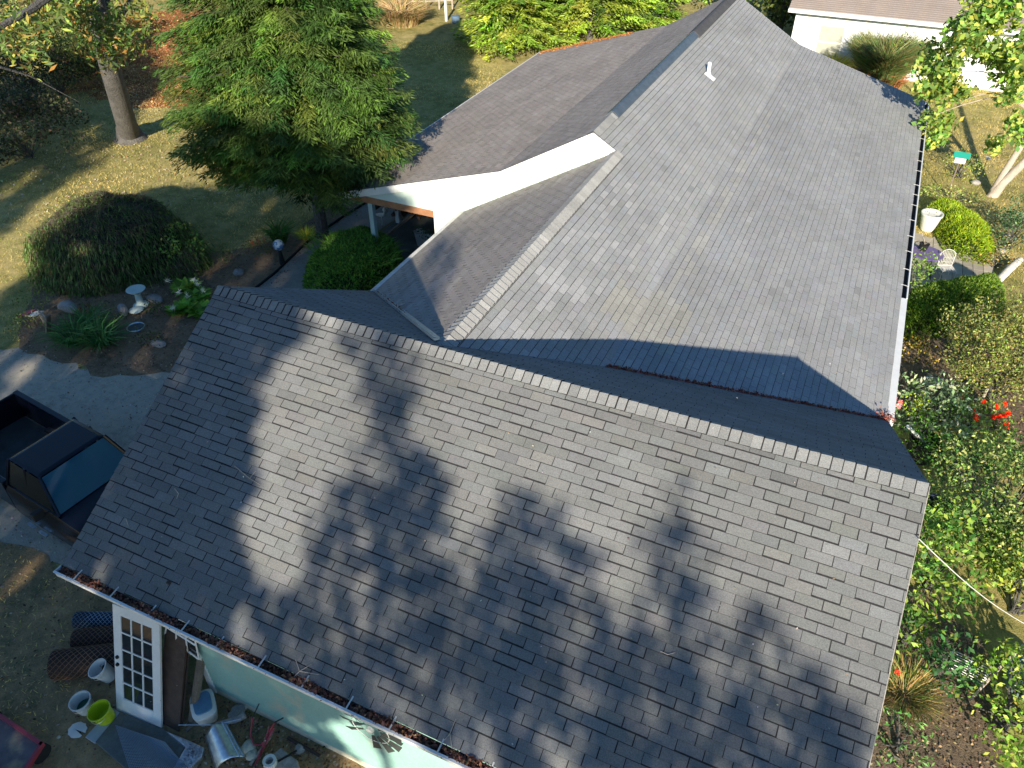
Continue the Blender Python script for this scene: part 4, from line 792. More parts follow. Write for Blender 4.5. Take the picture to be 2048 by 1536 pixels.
# clothes line cable
aa = np.array([XR - .05, -1.1, 4.3]); aa = GY(1840, 1080, -1.1); bb = G(2075, 1262, .9)
r_ = ray(1838, 1078); aa = CAM + r_ * ((6.86 - CAM[0]) / r_[0]); mid = [aa + (bb - aa) * k / 8 - np.array([0, 0, .12 * math.sin(math.pi * k / 8)]) for k in range(9)]
g = MB(); g.tube(mid, .007, 6); obj1('cable', 'thin pale overhead cable running from the right gable across the vines', 'cable', g, M['dirtywhite'])
# wire rack
t0_ = G(1905, 1300, .35); t1_ = G(1985, 1335, .35); t2_ = G(1965, 1370, .2); t3_ = G(1900, 1335, .2)
t = thing('wire_rack', 'white wire shelf rack lying over dark ground beneath the vines', 'rack', (t0_[0], t0_[1], 0)); g = MB()
for k in range(9): g.tube([t0_ + (t3_ - t0_) * k / 8, t1_ + (t2_ - t1_) * k / 8], .008, 4)
for k in range(3): g.tube([t0_ + (t1_ - t0_) * k / 2, t3_ + (t2_ - t3_) * k / 2], .01, 4)
g.build('grid', M['white'], t); g = MB()
for q in (t0_, t1_, t2_, t3_): g.tube([q, (q[0], q[1], 0)], .01, 5)
g.build('legs', M['white'], t)
p = G(2045, 1370); g = MB(); g.lathe([(0, 0), (.3, 0), (.36, .3), (.33, .3), (.27, .05), (0, .05)], p, 24); obj1('wash_tub', 'grey green round tub at the right edge beside the lime shrub', 'tub', g, mat('tubgrey', (.18, .26, .24), .4), smooth=40)
g = MB(); g.tube([G(2012, 1330, .5), G(2050, 1372, .3)], .012, 5); obj1('metal_rod', 'thin pale metal rod above the round tub', 'rod', g, M['metal'])
g = MB(); g.tube([G(2048, 1290, .9), G(2000, 1335, .5), G(1940, 1400, .1)], [.03, .025, .02], 6); obj1('bare_branch', 'bare brown branch crossing in front of the wire rack', 'branch', g, M['palebark'])

# ================================================================== LEFT GARDEN
cm = np.array([-15.0, 6.2]); t = thing('weeping_shrub', 'large dark weeping shrub mound on the left lawn', 'shrub', (cm[0], cm[1], 0))
n = 15000; d = rdir(n); d[:, 2] = np.abs(d[:, 2]); az = np.arctan2(d[:, 1], d[:, 0]); R_ = 2.35 * (1 + .06 * np.sin(3 * az + 1) + .04 * np.sin(5 * az)); lat_ = np.arccos(d[:, 2])
R_ = R_ * (1 + .07 * np.sin(4 * az + 5 * lat_) + rng.normal(0, .03, n))
P = np.stack([cm[0] + d[:, 0] * R_ * 1.12, cm[1] + d[:, 1] * R_ * .95, np.maximum(.04, d[:, 2] * 1.75 * (1 + .05 * np.sin(6 * az)) - rng.random(n) ** 3 * .5)], 1)
D = np.stack([d[:, 0] * .5, d[:, 1] * .5, -np.sin(lat_) * 1.3 - .15], 1) + rng.normal(0, .28, (n, 3))
leafmesh('foliage', P, D, rng.uniform(.12, .3, n), .03, pal([(.06, .12, .035), (.08, .15, .045), (.10, .14, .05), (.12, .10, .065)], n, .35), M['leaf'], t)
top = P[:, 2] > 1.15; n2 = int(top.sum()); leafmesh('bare_twigs', P[top] + [0, 0, .06], rng.normal(0, 1, (n2, 3)) * [1, 1, .3], .3, .012, pal([(.14, .11, .09), (.09, .07, .06)], n2, .2), M['dry'], t)
g = MB()
for k in range(9): a = rng.uniform(0, 6.28); g.tube([(cm[0], cm[1], 0), (cm[0] + .8 * math.cos(a), cm[1] + .7 * math.sin(a), 1.1), (cm[0] + 1.7 * math.cos(a), cm[1] + 1.5 * math.sin(a), 1.2)], [.06, .04, .02], 5)
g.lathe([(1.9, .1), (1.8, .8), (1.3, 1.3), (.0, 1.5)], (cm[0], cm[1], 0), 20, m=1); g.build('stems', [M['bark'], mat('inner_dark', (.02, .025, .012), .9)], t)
for (px, py, r) in [(365, 470, .5), (395, 495, .35), (340, 500, .35), (330, 440, .3), (220, 460, .22), (312, 415, .25)]:
    q = A(px, py, 0) if False else G(px, py, 1.1); 
    clumps([(q[0], q[1], 1.15, r)], 500, .10, [(.08, .17, .03), (.13, .22, .04), (.22, .24, .05)], M['leaf'], 'vine_leaves', t)
sh = P[rng.integers(0, len(P), 900)]; blades('stray_shoots', sh, .42, .014, [(.10, .16, .05), (.14, .12, .07), (.08, .13, .04)], M['leaf'], t, 1.1, .55, centre=np.array([cm[0], cm[1], 0]))
# hosta, white spider flowers, daylilies ...
def rosette(name, label, c, n, L, w_, cols, cat='plant', arch=.5):
    t = thing(name, label, cat, (c[0], c[1], 0)); P = []; D = []; 
    P = disc(c, .5 * L, .5 * L, n); out = nrm((P - [c[0], c[1], 0]) * [1, 1, 0] + rng.normal(0, .03, (n, 3))); D = out + [0, 0, arch] + rng.normal(0, .15, (n, 3)); P = P + out * L * .25 + [0, 0, L * .35]
    N_ = nrm(np.cross(D, np.cross([0, 0, 1.], D))); leafmesh('leaves', P, D, L * rng.uniform(.7, 1.1, n), w_, pal(cols, n, .18), M['leaf'], t, np.cross(nrm(D), [0, 0, 1.])); return t
for (px, py, lb) in [(395, 600, 'broad leaved hosta by the roof corner, nearest the weeping shrub'), (365, 625, 'broad leaved hosta at the left of the hosta patch'), (402, 628, 'broad leaved hosta touching the roof edge'), (375, 582, 'darker broad leaved hosta at the back of the patch')]:
    rosette('hosta_plant', lb, G(px, py), 70, .42, .24, [(.12, .26, .03), (.18, .33, .05), (.08, .18, .03)], arch=.3)
for (px, py, lb) in [(395, 568, 'white spider flower in the middle of the group behind the hostas'), (405, 580, 'white spider flower nearest the roof corner'), (375, 592, 'white spider flower over the middle of the hosta leaves'), (345, 615, 'white spider flower at the front left of the hosta patch'), (358, 585, 'white spider flower at the back left of the hostas'), (388, 560, 'white spider flower farthest back, above the dusky purple perennial'), (335, 560, 'white spider flower at the skirt of the weeping shrub')]:
    c = G(px, py, .5); t = thing('spider_flower', lb, 'flower', (c[0], c[1], 0), group='white spider flowers by the hostas'); g = MB(); g.tube([(c[0], c[1], 0), c], .006, 4); g.build('stem', bpy.data.materials['stem_green'], t)
    leafmesh('bloom', c + rdir(16) * .04, rdir(16) * [1, 1, .6], .22, .018, pal([(.6, .6, .58)], 16, .1), M['leaf'], t)
for (px, py, lb) in [(150, 688, 'left clump of dark strappy daylilies at the drive edge'), (205, 690, 'right clump of dark strappy daylilies at the drive edge'), (180, 662, 'daylily clump behind the two at the drive edge')]:
    c = G(px, py); grass('daylily', lb, c, .18, 170, .85, .03, [(.05, .14, .04), (.09, .2, .06)], 1.1, 'plant')
c = G(560, 485); grass('iris_plant', 'upright dark green iris clump behind the gazing ball', c, .2, 160, .8, .035, [(.05, .14, .03), (.08, .18, .04)], .35, 'plant')
c = G(614, 478); grass('yellow_grass', 'bright yellow green grass tuft left of the hemlock trunk', c, .12, 300, .5, .014, [(.45, .5, .08), (.3, .38, .06)], 1.0)
for (px, py, cols, lb, r) in [(515, 512, [(.10, .14, .04), (.16, .10, .05)], 'loose reddish green perennial by the walk edging', .6), (460, 525, [(.06, .11, .04), (.10, .14, .05)], 'low green perennial left of the gazing ball', .45), (200, 640, [(.16, .10, .04), (.20, .14, .04), (.07, .09, .03)], 'bronze orange perennial in front of the stone toad', .6), (375, 545, [(.10, .07, .06), (.06, .07, .04)], 'dusky purple perennial behind the hostas', .6), (315, 630, [(.06, .1, .03)], 'small green seedling patch beside the hostas', .25), (300, 690, [(.05, .09, .03), (.08, .08, .04)], 'dark weed clump on the drive edge mulch', .35), (690, 425, [(.04, .10, .03), (.07, .14, .04)], 'low dark green plant between trunk and porch', .5), (75, 610, [(.08, .13, .03), (.16, .2, .05)], 'green weed clump behind the red and white sign', .7), (50, 665, [(.12, .16, .04), (.2, .22, .06)], 'yellowish weed clump in front of the red and white sign', .6)]:
    c = G(px, py); bush('perennial_plant', lb, (c[0], c[1], .2), (r, r * .8, .28), int(30 * r) + 8, .17, cols, 'plant', .07, per=340, stems=False)
c = G(505, 490); 
for k in range(3):
    q = G(505 + k * 12, 486 - k * 2, .45); t = thing('sedum_flower', ('left', 'middle', 'right')[k] + ' one of three small orange flower spikes by the reddish perennial', 'flower', (q[0], q[1], 0), group='orange flower spikes by the walk'); g = MB(); g.tube([(q[0], q[1], 0), q], .005, 4); g.build('stem', bpy.data.materials['stem_green'], t); leafmesh('bloom', q + rng.normal(0, .03, (30, 3)) * [1, 1, 2], rdir(30), .05, .04, pal([(.45, .12, .06)], 30, .1), M['leaf'], t)
# big green juniper before the porch
hedge('laurel_shrub', 'big rounded bright green shrub in front of the porch post', gpoly([(602, 560), (600, 530), (640, 485), (690, 468), (750, 462), (800, 480), (812, 510), (800, 545), (765, 575), (720, 600), (620, 600)], .6), 1.25, 16000, [(.07, .17, .03), (.11, .24, .04), (.15, .29, .05), (.04, .10, .02)], .14, 'shrub', .6, .04)
lt = bpy.data.objects['laurel_shrub']; lc = np.array(lt.location); blades('stray_shoots', disc((lc[0], lc[1]), 1.35, 1.1, 420, .95), .38, .03, [(.10, .22, .04), (.15, .28, .05)], M['leaf'], lt, .9, .7, centre=lc)
# gazing ball, birdbath, urn, toad, hoop
c = G(565, 528); t = thing('gazing_ball', 'blue and white glass gazing ball on a dark stand by the walk', 'garden ball', (c[0], c[1], 0)); g = MB(); g.tube([c, c + [0, 0, .5]], [.09, .04], 8); g.build('stand', M['dark'], t)
g = MB(); g.lathe([(.17 * math.sin(k * math.pi / 12), .65 - .17 * math.cos(k * math.pi / 12)) for k in range(13)], c, 20); g.build('ball', mat('ballglass', (.45, .58, .66), .15, tint=((.06, .16, .35), 9, .48, .55)), t, smooth=True)
c = G(283, 612); t = thing('mushroom_ornament', 'pale green white birdbath ornament of two stacked bowls by the weeping shrub', 'ornament', (c[0], c[1], 0)); pm = mat('palecast', (.55, .66, .62), .6)
g = MB(); g.lathe([(0, 0), (.2, 0), (.22, .05), (.10, .12), (.08, .4), (.2, .5), (.26, .56), (.22, .57), (0, .52)], c, 20); g.build('bowl', pm, t, smooth=40); g = MB(); g.lathe([(0, .0), (.14, .0), (.2, .04), (.14, .07), (0, .08)], c + [.14, -.3, .05], 18); g.build('lower_bowl', pm, t, smooth=40)
c = G(250, 632); g = MB(); g.lathe([(.0, 0), (.07, 0), (.11, .1), (.13, .22), (.1, .34), (.05, .38), (0, .38)], c, 16); obj1('beehive_urn', 'ribbed grey beehive shaped urn in the left flower bed', 'urn', g, M['stone'], smooth=40)
c = G(138, 625); t = thing('stone_toad', 'grey stone animal ornament lying in the mulch at the lawn edge', 'ornament', (c[0], c[1], 0))
g = MB(); g.tube([c + [-.32, 0, .1], c + [-.15, .02, .16], c + [.05, .03, .2], c + [.22, .03, .15], c + [.34, .02, .12]], [.07, .15, .18, .14, .07], 10); g.build('body', M['stone'], t, smooth=60)
g = MB(); g.lathe([(.22, 0), (.24, .02), (.22, .04)], G(272, 655, .05), 26); g.lathe([(0, 0), (.2, .0)], G(272, 655, .02), 20, m=1); obj1('metal_basin', 'shallow dark basin with a pale rim in the left bed', 'basin', g, [M['metal'], M['slab']])
rock('rock', 'pale angular rock right of the birdbath ornament', G(312, 602), .2, sq=(1.4, .8, .6)); rock('rock', 'flat grey rock in the mulch near the drive', G(318, 690), .18, sq=(1.4, .8, .4)); rock('rock', 'dark rounded rock in the bed left of the walk', G(478, 548), .16)
# red white sign/cart with wire
c = G(78, 650); t = thing('yard_sign', 'small tipped red and white yard sign beside a wire fence roll', 'sign', (c[0], c[1], 0)); g = MB(); g.box(c + [-.28, 0, .32], (.24, .02, .3), (nrm(np.array([.8, .5, .1])), nrm(np.array([.1, .1, 1.])), (0, 1, 0))); g.build('red_panel', M['red'], t); g = MB(); g.box(c + [.0, .05, .34], (.26, .02, .26), (nrm(np.array([.9, .3, .1])), nrm(np.array([.1, .1, 1.])), (0, 1, 0))); g.build('white_panel', M['dirtywhite'], t); g = MB(); g.tube([c + [-.1, .02, 0], c + [-.1, .02, .4]], .01, 5); g.build('stake', M['metal'], t)
t = thing('wire_fence_roll', 'curled pale wire fence section with a weathered end board', 'fence', (c[0], c[1], 0)); g = MB()
for k in range(9): a = c + [.05 + k * .065, .1 - k * .02, 0]; g.tube([a, a + [0.0, .0, .35], a + [.06, -.02, .5], a + [.14, -.05, .42]], .008, 4)
g.build('wires', M['palebark'], t); g = MB(); g.box(c + [.68, -.15, .3], (.05, .14, .75), (nrm(np.array([1, 0, -.5])), (0, 1, 0), nrm(np.array([.5, 0, 1])))); g.build('board', M['wood'], t)

# porch contents
yv = YG + .8
def onP(px, py, z): return G(px, py, z)
for (px, py, lb, r) in [(840, 478, 'white pot with dark leaves on the porch step, farther from the gutter', .17), (856, 490, 'white pot with dark leaves on the porch step, against the gutter', .2)]:
    c = onP(px, py, .35); t = thing('planter', lb, 'planter', (c[0], c[1], 0)); g = MB(); g.lathe([(0, .15), (r * .6, .15), (r, .6), (r + .02, .62), (r - .03, .6), (0, .55)], (c[0], c[1], 0), 20); g.build('pot', M['plasw'], t, smooth=40); g = MB(); g.lathe([(0, 0), (r * .7, 0), (r * .7, .15), (0, .15)], (c[0], c[1], 0), 12); g.build('foot', M['stone'], t); clumps([(c[0], c[1], .68, r * 1.2)], 700, .1, [(.04, .09, .03), (.07, .12, .05)], M['leaf'], 'foliage', t)
g = MB(); pc = onP(800, 440, .3)
t = thing('firewood_stack', 'stack of split firewood under the porch roof', 'firewood', (pc[0], pc[1], 0)); g = MB()
for i in range(60):
    r0 = rng.uniform(.04, .075); a = pc + [rng.uniform(-.9, .75), rng.uniform(-.2, 1.2), rng.uniform(.05, .8)]; a[0] = min(a[0], -5.35); g.tube([a, a + [rng.normal(0, .05), .42, rng.normal(0, .04)]], r0, 5, 0, None)
g.build('split_logs', mat('logwood', (.13, .09, .07), .9, n1=(6, .5)), t)
pa, pb = onP(775, 470, .2), onP(835, 420, 1.0); g = MB(); g.box((pa + pb) / 2, (np.linalg.norm(pb - pa), .1, .08), (nrm(pb - pa), nrm(np.cross([0, 0, 1], nrm(pb - pa))), np.cross(nrm(pb - pa), nrm(np.cross([0, 0, 1], nrm(pb - pa)))))); obj1('handrail', 'sloping grey wooden rail in front of the firewood', 'rail', g, M['wood'])
c = onP(765, 432, .5); t = thing('goose_statue', 'small pale bird statue inside the porch beside the post', 'statue', (c[0], c[1], 0)); g = MB(); g.tube([c + [-.25, 0, .0], c + [-.1, 0, .02], c + [.06, 0, .06], c + [.12, 0, .18]], [.03, .07, .06, .05], 8); g.lathe([(.09 * math.sin(k * math.pi / 8), .0 - .09 * math.cos(k * math.pi / 8)) for k in range(9)], c + [.13, 0, .25], 12); g.tube([(c[0] - .05, c[1], 0.14), c + [-.05, 0, 0]], .02, 5); g.build('body', M['dirtywhite'], t, smooth=True)
g = MB(); c = onP(866, 513, .0); g.box2((c[0] - .9, c[1] - .35, 0), (c[0] + .8, c[1] + .3, .16)); obj1('porch_step', 'dark timber step in front of the porch planters', 'step', g, M['slab'], bevel=.01)

# ================================================================== PICKUP TRUCK
tk = thing('pickup_truck', 'black pickup truck parked beside the left roof edge', 'truck', (-7.35, -1.86, 0), math.radians(-7))
def loft(secs, m, name, parent, bevel=.0, smooth=35, cap=True, local=True):
    g = MB(); n = len(secs[0]); v = [p for s in secs for p in s]; g.add(v, [(i * n + k, i * n + (k + 1) % n, (i + 1) * n + (k + 1) % n, (i + 1) * n + k) for i in range(len(secs) - 1) for k in range(n)] + ([tuple(range(n))[::-1], tuple(range((len(secs) - 1) * n, len(secs) * n))] if cap else []))
    return g.build(name, m, parent, smooth=smooth, local=local, bevel=bevel)
def bsec(x, w_, zb, zt, r=.08, tw=None): tw = tw or w_ - .06; return [(x, -w_ + .03, zb), (x, -w_, zb + .12), (x, -w_, zt - r * 1.6), (x, -tw, zt - r * .3), (x, -tw + r, zt), (x, tw - r, zt), (x, tw, zt - r * .3), (x, w_, zt - r * 1.6), (x, w_, zb + .12), (x, w_ - .03, zb)]
# hood and front
loft([bsec(.62, .92, .35, 1.17), bsec(1.3, .92, .35, 1.15), bsec(1.95, .90, .35, 1.08), bsec(2.12, .84, .38, .98)], M['black'], 'hood', tk)
loft([bsec(-.72, .92, .33, 1.15), bsec(0, .93, .33, 1.16), bsec(.618, .92, .33, 1.17)], M['black'], 'cab', tk)
# greenhouse: roof and pillars
g = MB(); zr = 1.80; x0, x1 = -.52, .44; ry = .68; zb = 1.16
roofv = [(x0, -ry, zr - .03), (x0 + .05, -ry + .08, zr), (x0 + .05, ry - .08, zr), (x0, ry, zr - .03), (x1, ry, zr - .03), (x1 - .03, ry - .08, zr), (x1 - .03, -ry + .08, zr), (x1, -ry, zr - .03)]
g.add(roofv, [(0, 1, 2, 3), (1, 6, 5, 2), (7, 4, 5, 6), (0, 7, 6, 1), (3, 2, 5, 4)]); g.add([(x0, -ry, zr - .03), (x0, ry, zr - .03), (x1, ry, zr - .03), (x1, -ry, zr - .03)], [(0, 1, 2, 3)])
g.build('roof', M['black'], tk, local=True, bevel=.05)
B = {'rl': (-.68, .86, zb), 'rr': (-.68, -.86, zb), 'fl': (.92, .84, zb - .0), 'fr': (.92, -.84, zb - .0)}; Tp = {'rl': (x0, ry, zr - .03), 'rr': (x0, -ry, zr - .03), 'fl': (x1, ry, zr - .03), 'fr': (x1, -ry, zr - .03)}
g = MB()
for k in B: g = MB(); g.tube([B[k], Tp[k]], .035, 6); g.build('pillar', M['black'], tk, local=True)
for s in (1, -1): g = MB(); g.tube([(.0, .80 * s, zb), (-.02, ry * s, zr - .03)], .03, 6); g.build('pillar', M['black'], tk, local=True)
def pane(name, pts, m='tgl'): g = MB(); g.poly(pts); return g.build(name, M[m], tk, local=True)
pane('windshield', [(.91, -.80, zb + .02), (.91, .80, zb + .02), (x1 + .01, ry - .04, zr - .05), (x1 + .01, -ry + .04, zr - .05)])
pane('rear_window', [(-.67, .74, zb + .02), (-.67, -.74, zb + .02), (x0 - .005, -ry + .04, zr - .06), (x0 - .005, ry - .04, zr - .06)])
for s in (1, -1): pane('side_window', [(-.62, .845 * s, zb + .02), (.82, .835 * s, zb + .02), (x1 - .04, (ry + .01) * s, zr - .06), (x0 + .04, (ry + .01) * s, zr - .06)], 'sgl')
# bed
g = MB()
for s in (1, -1): g.box((-1.98, .86 * s, .84), (2.46, .12, .72))
g.box((-3.2, 0, .84), (.06, 1.7, .66)); g.box((-.77, 0, .78), (.05, 1.6, .58)); g.build('bed', M['black'], tk, local=True, bevel=.015)
g = MB(); g.box((-1.98, 0, .52), (2.44, 1.56, .04)); g.build('bed_floor', mat('bedfloor', (.035, .04, .038), .6, n1=(3, .4)), tk, local=True)
g = MB(); g.box((-3.3, 0, .45), (.1, 1.6, .18)); g.box((2.15, 0, .45), (.12, 1.66, .2)); g.build('bumper', M['metal'], tk, local=True, bevel=.02)
for sx in (-2.05, 1.4):
    for s in (1, -1):
        g = MB(); g.lathe([(.2, -.1), (.32, -.1), (.345, -.06), (.345, .06), (.32, .1), (.2, .1)], (sx, .80 * s, .345), 24, ax=(0, 1, 0)); wh = g.build('wheel', M['rubber'], tk, local=True, smooth=40)
        g = MB(); g.lathe([(0, .06), (.1, .08), (.2, .05), (.205, -.08)], (sx, .82 * s, .345), 18, ax=(0, s, 0)); g.build('rim', M['metal'], wh, local=True, smooth=40)
for s in (1, -1):
    g = MB(); g.box((.68, 1.06 * s, 1.28), (.10, .2, .18)); g.tube([(.70, .86 * s, 1.2), (.70, .98 * s, 1.24)], .02, 5); g.build('mirror', M['rubber'], tk, local=True, bevel=.03)
    g = MB(); g.box((-.1, .885 * s, .9), (.14, .03, .03)); g.build('door_handle', M['metal'], tk, local=True)
g = MB(); g.box((-.25, -.97, .34), (.24, .06, .03)); g.box((.12, -.97, .33), (.24, .06, .03)); g.build('side_step', M['metal'], tk, local=True)
g = MB(); g.tube([(.9, -.5, zb + .03), (.78, .12, zb + .09)], .008, 4); g.tube([(.9, .1, zb + .03), (.78, .68, zb + .09)], .008, 4); g.build('wiper', M['rubber'], tk, local=True)

# ================================================================== BOTTOM LEFT YARD CLUTTER
BL, BR = G(235, 1418), G(325, 1458); 
def reach(px, py, base, L):
    best = None
    for t_ in np.linspace(8, 18, 900):
        p = CAM + ray(px, py) * t_; e = abs(np.linalg.norm(p - base) - L)
        if p[2] > .8 and (best is None or e < best[0]): best = (e, p)
    return best[1]
TL = reach(237, 1210, BL, 2.03)
X = nrm(BR - BL); Wd = .90; Yv = TL - BL; Yv = Yv - X * (Yv @ X); Yv = nrm(Yv); Zv = np.cross(X, Yv)
if Zv[1] > 0: Zv = -Zv
dr = thing('french_door', 'white fifteen pane glazed door leaning upright against the eave', 'door', tuple(BL))
def db(g, x, y, w_, h, z=0, t_=.045): g.box(BL + X * (x + w_ / 2) + Yv * (y + h / 2) + Zv * z, (w_, h, t_), (X, Yv, Zv))
H_ = 2.03; sl = .14; bt = .28; tpd = .16; g = MB(); db(g, 0, 0, sl, H_); db(g, Wd - sl, 0, sl, H_); db(g, sl, 0, Wd - 2 * sl, bt); db(g, sl, H_ - tpd, Wd - 2 * sl, tpd); g.build('frame', M['white'], dr, bevel=.004)
gw, gh = Wd - 2 * sl, H_ - bt - tpd; g = MB()
for i in range(4): db(g, sl - .012 + i * gw / 3, bt, .024, gh, 0, .034)
for j in range(6): db(g, sl, bt - .012 + j * gh / 5, gw, .024, .001, .032)
g.build('glazing_bars', M['white'], dr); g = MB(); db(g, sl, bt, gw, gh, 0, .008); g.build('glass', M['glass'], dr)
g = MB(); 
for yy in (.93, 1.07): g.lathe([(0, .03), (.027, .03), (.03, .0)], BL + X * .07 + Yv * yy + Zv * .02, 14, ax=Zv)
g.build('lock_holes', M['dark'], dr)
# chain link rolls
def roll(label, a, b, r, m_in, m_w, nh=12):
    a, b = np.array(a, float), np.array(b, float); t = thing('chain_link_roll', label, 'fence roll', tuple(a), group=None); T = nrm(b - a); L = np.linalg.norm(b - a)
    g = MB(); g.lathe([(0, 0), (r * .93, 0), (r * .93, L), (0, L)], a, 20, ax=T); g.build('roll_core', m_in, t)
    Xx = nrm(np.cross([0, 0, 1.], T)); Yy = np.cross(T, Xx); g = MB(); tw = L / (2 * math.pi * r) * 2 * math.pi
    for sgn in (1, -1):
        for k in range(nh):
            ph = 2 * math.pi * k / nh; g.tube([a + T * L * s + r * (math.cos(ph + sgn * tw * s) * Xx + math.sin(ph + sgn * tw * s) * Yy) for s in np.linspace(0, 1, 26)], .0045, 3, caps=False)
    g.build('wire_mesh', m_w, t)
di = mat('rolldark', (.03, .035, .045), .9); di2 = mat('rolldark2', (.045, .028, .022), .95)
roll('blue grey roll of chain link fence, the farthest of the three rolls', G(152, 1240, .13), G(262, 1240, .13), .15, di, M['wire'])
roll('rusty roll of chain link fence in the middle of the three rolls', G(150, 1282, .19), G(268, 1270, .19), .20, di2, M['rustwire'], 14)
roll('large rusty roll of chain link fence, the nearest of the three rolls', G(108, 1330, .22), G(245, 1315, .22), .25, di2, M['rustwire'], 16)
def bucket(name, label, p, r, h, m, ax=(0, 0, 1), inner=None, parts=True):
    p = np.array(p, float); t = thing(name, label, 'bucket', tuple(p)); g = MB(); g.lathe([(0, 0), (r * .8, 0), (r, h), (r + .015, h), (r + .015, h - .025), (r, h - .03)], p, 26, ax=ax); g.lathe([(r - .004, h), (r * .8 - .006, .03), (0, .03)], p, 26, ax=ax, m=0); o = g.build('shell', m, t, smooth=40)
    A_ = nrm(np.array(ax, float)); 
    if inner: g = MB(); g.lathe([(0, h * .35), (r * .86, h * .35)], p, 20, ax=ax); g.build('contents', inner, t)
    s_ = nrm(np.cross(A_, [0.2, 1, 0])); g = MB(); u_ = np.cross(A_, s_); g.tube([p + A_ * (h - .05) + (r + .012) * (math.cos(a) * s_ + math.sin(a) * u_ ) - A_ * .06 * math.sin(a) for a in np.linspace(0, math.pi, 12)], .004, 4); g.build('handle', M['metal'], t); return t
bucket('bucket', 'white bucket lying tipped beside the glazed door', G(222, 1352, .18), .15, .33, M['plasw'], (-.25, -.25, .9), mat('liner', (.22, .21, .24), .6))
bucket('bucket', 'white bucket with dark green contents beside the lime one', G(176, 1418), .155, .30, M['plasw'], (-.05, -.1, 1), mat('greenwater', (.02, .10, .06), .2))
bucket('bucket', 'bright lime green bucket standing on the pale plank', G(214, 1436, .04), .165, .28, M['lime'], (-.1, -.12, 1))
# shell, plank, slab, mesh, tread plate
c = G(155, 1460, .03); g = MB(); n = 20; vs = [c + [0, -.02, .06]] + [c + [.15 * math.cos(a) * (1 + .06 * math.cos(9 * a)), .13 * math.sin(a) * (1 + .06 * math.cos(9 * a)) + .0, .0] for a in np.linspace(.12, 6.0, n)]; g.add(vs, [(0, i, i + 1) for i in range(1, n)]); obj1('shell', 'white scallop shaped dish lying on the yard dirt', 'dish', g, M['plasw'], smooth=True)
def slab(name, label, cat, pts, z0, z1, m, bevel=.008):
    g = MB(); n = len(pts); lo = [(*G(a, b, z1)[:2], z0) for a, b in pts]; hi = [(x, y, z1) for x, y, _ in lo]; g.add(lo + hi, [tuple(range(n))[::-1], tuple(range(n, 2 * n))] + [(i, (i + 1) % n, n + (i + 1) % n, n + i) for i in range(n)]); o = g.build(name, m, bevel=bevel); return tag(o, label, cat)
slab('plank', 'short pale grey plank under the lime bucket', 'plank', [(170, 1474), (189, 1486), (240, 1425), (224, 1415)], .015, .05, mat('paleplank', (.40, .42, .44), .7, n1=(6, .12)))
slab('concrete_slab', 'dark damp slab lying in front of the glazed door', 'slab', [(190, 1484), (240, 1424), (330, 1458), (370, 1492), (340, 1550), (260, 1545)], .013, .06, M['slab'])
slab('tread_plate', 'bright silver tread plate with raised pattern beside the dark slab', 'metal plate', [(332, 1462), (376, 1480), (408, 1495), (404, 1512), (372, 1545), (342, 1545), (371, 1494)], .02, .12, M['metal'])
g = MB()
for i in range(420):
    px, py = rng.uniform(340, 404), rng.uniform(1480, 1540)
    if not inpoly(np.array([[px, py]]), [(358, 1478), (405, 1496), (402, 1510), (368, 1545), (345, 1545), (374, 1494)])[0]: continue
    q = G(px, py, .124); a = rng.choice([.6, 2.2]); g.box(q, (.035, .01, .008), ((math.cos(a), math.sin(a), 0), (-math.sin(a), math.cos(a), 0), (0, 0, 1)))
tag(g.build('tread_pattern', M['metal']), kind='stuff')
bpy.data.objects['tread_pattern'].parent = bpy.data.objects['tread_plate']
t = thing('wire_screen', 'curled sheet of blue grey hardware mesh lying on the slab', 'mesh screen', tuple(G(300, 1480, .07))); g = MB(); q0_, q1_, q2_, q3_ = G(232, 1452, .1), G(330, 1485, .22), G(375, 1536, .12), G(262, 1545, .1)
def qq(u, v): p = (q0_ * (1 - u) + q1_ * u) * (1 - v) + (q3_ * (1 - u) + q2_ * u) * v; return p + [0, 0, .06 * math.sin(u * 5) * math.sin(v * 3.2) + .02]
for k in range(31): g.tube([qq(k / 30, v) for v in np.linspace(0, 1, 12)], .0035, 3, caps=False); g.tube([qq(u, k / 30) for u in np.linspace(0, 1, 12)], .0035, 3, caps=False)
g.build('mesh', M['wire'], t)
# red tray
t = thing('red_cart', 'red rimmed flat cart bed at the lower left corner', 'cart', tuple(G(30, 1500))); zc = .45
cc = [G(-40, 1405, zc), G(84, 1490, zc), G(40, 1560, zc), G(-90, 1500, zc)]
g = MB(); g.add([*[c_ - [0, 0, .03] for c_ in cc], *cc], [(0, 3, 2, 1), (4, 5, 6, 7)] + [(i, (i + 1) % 4, 4 + (i + 1) % 4, 4 + i) for i in range(4)]); g.build('deck', mat('cartdeck', (.17, .13, .13), .7, tint=((.38, .27, .16), 1.5, .5, .6), n1=(6, .2)), t)
g = MB()
for i in range(4): a, b = cc[i], cc[(i + 1) % 4]; d = nrm(b - a); s_ = np.cross([0, 0, 1], d); g.box((a + b) / 2 + [0, 0, .01], (np.linalg.norm(b - a) + .05, .05, .09), (d, s_, (0, 0, 1)))
g.build('rim', M['red'], t)
for q in cc: 
    g = MB(); g.lathe([(0, -.03), (.15, -.03), (.15, .03), (0, .03)], (q[0] * .8 + cc[0][0] * .1 + cc[2][0] * .1, q[1] * .8 + cc[0][1] * .1 + cc[2][1] * .1, .15), 16, ax=(1, 0, 0)); g.build('wheel', M['rubber'], t)
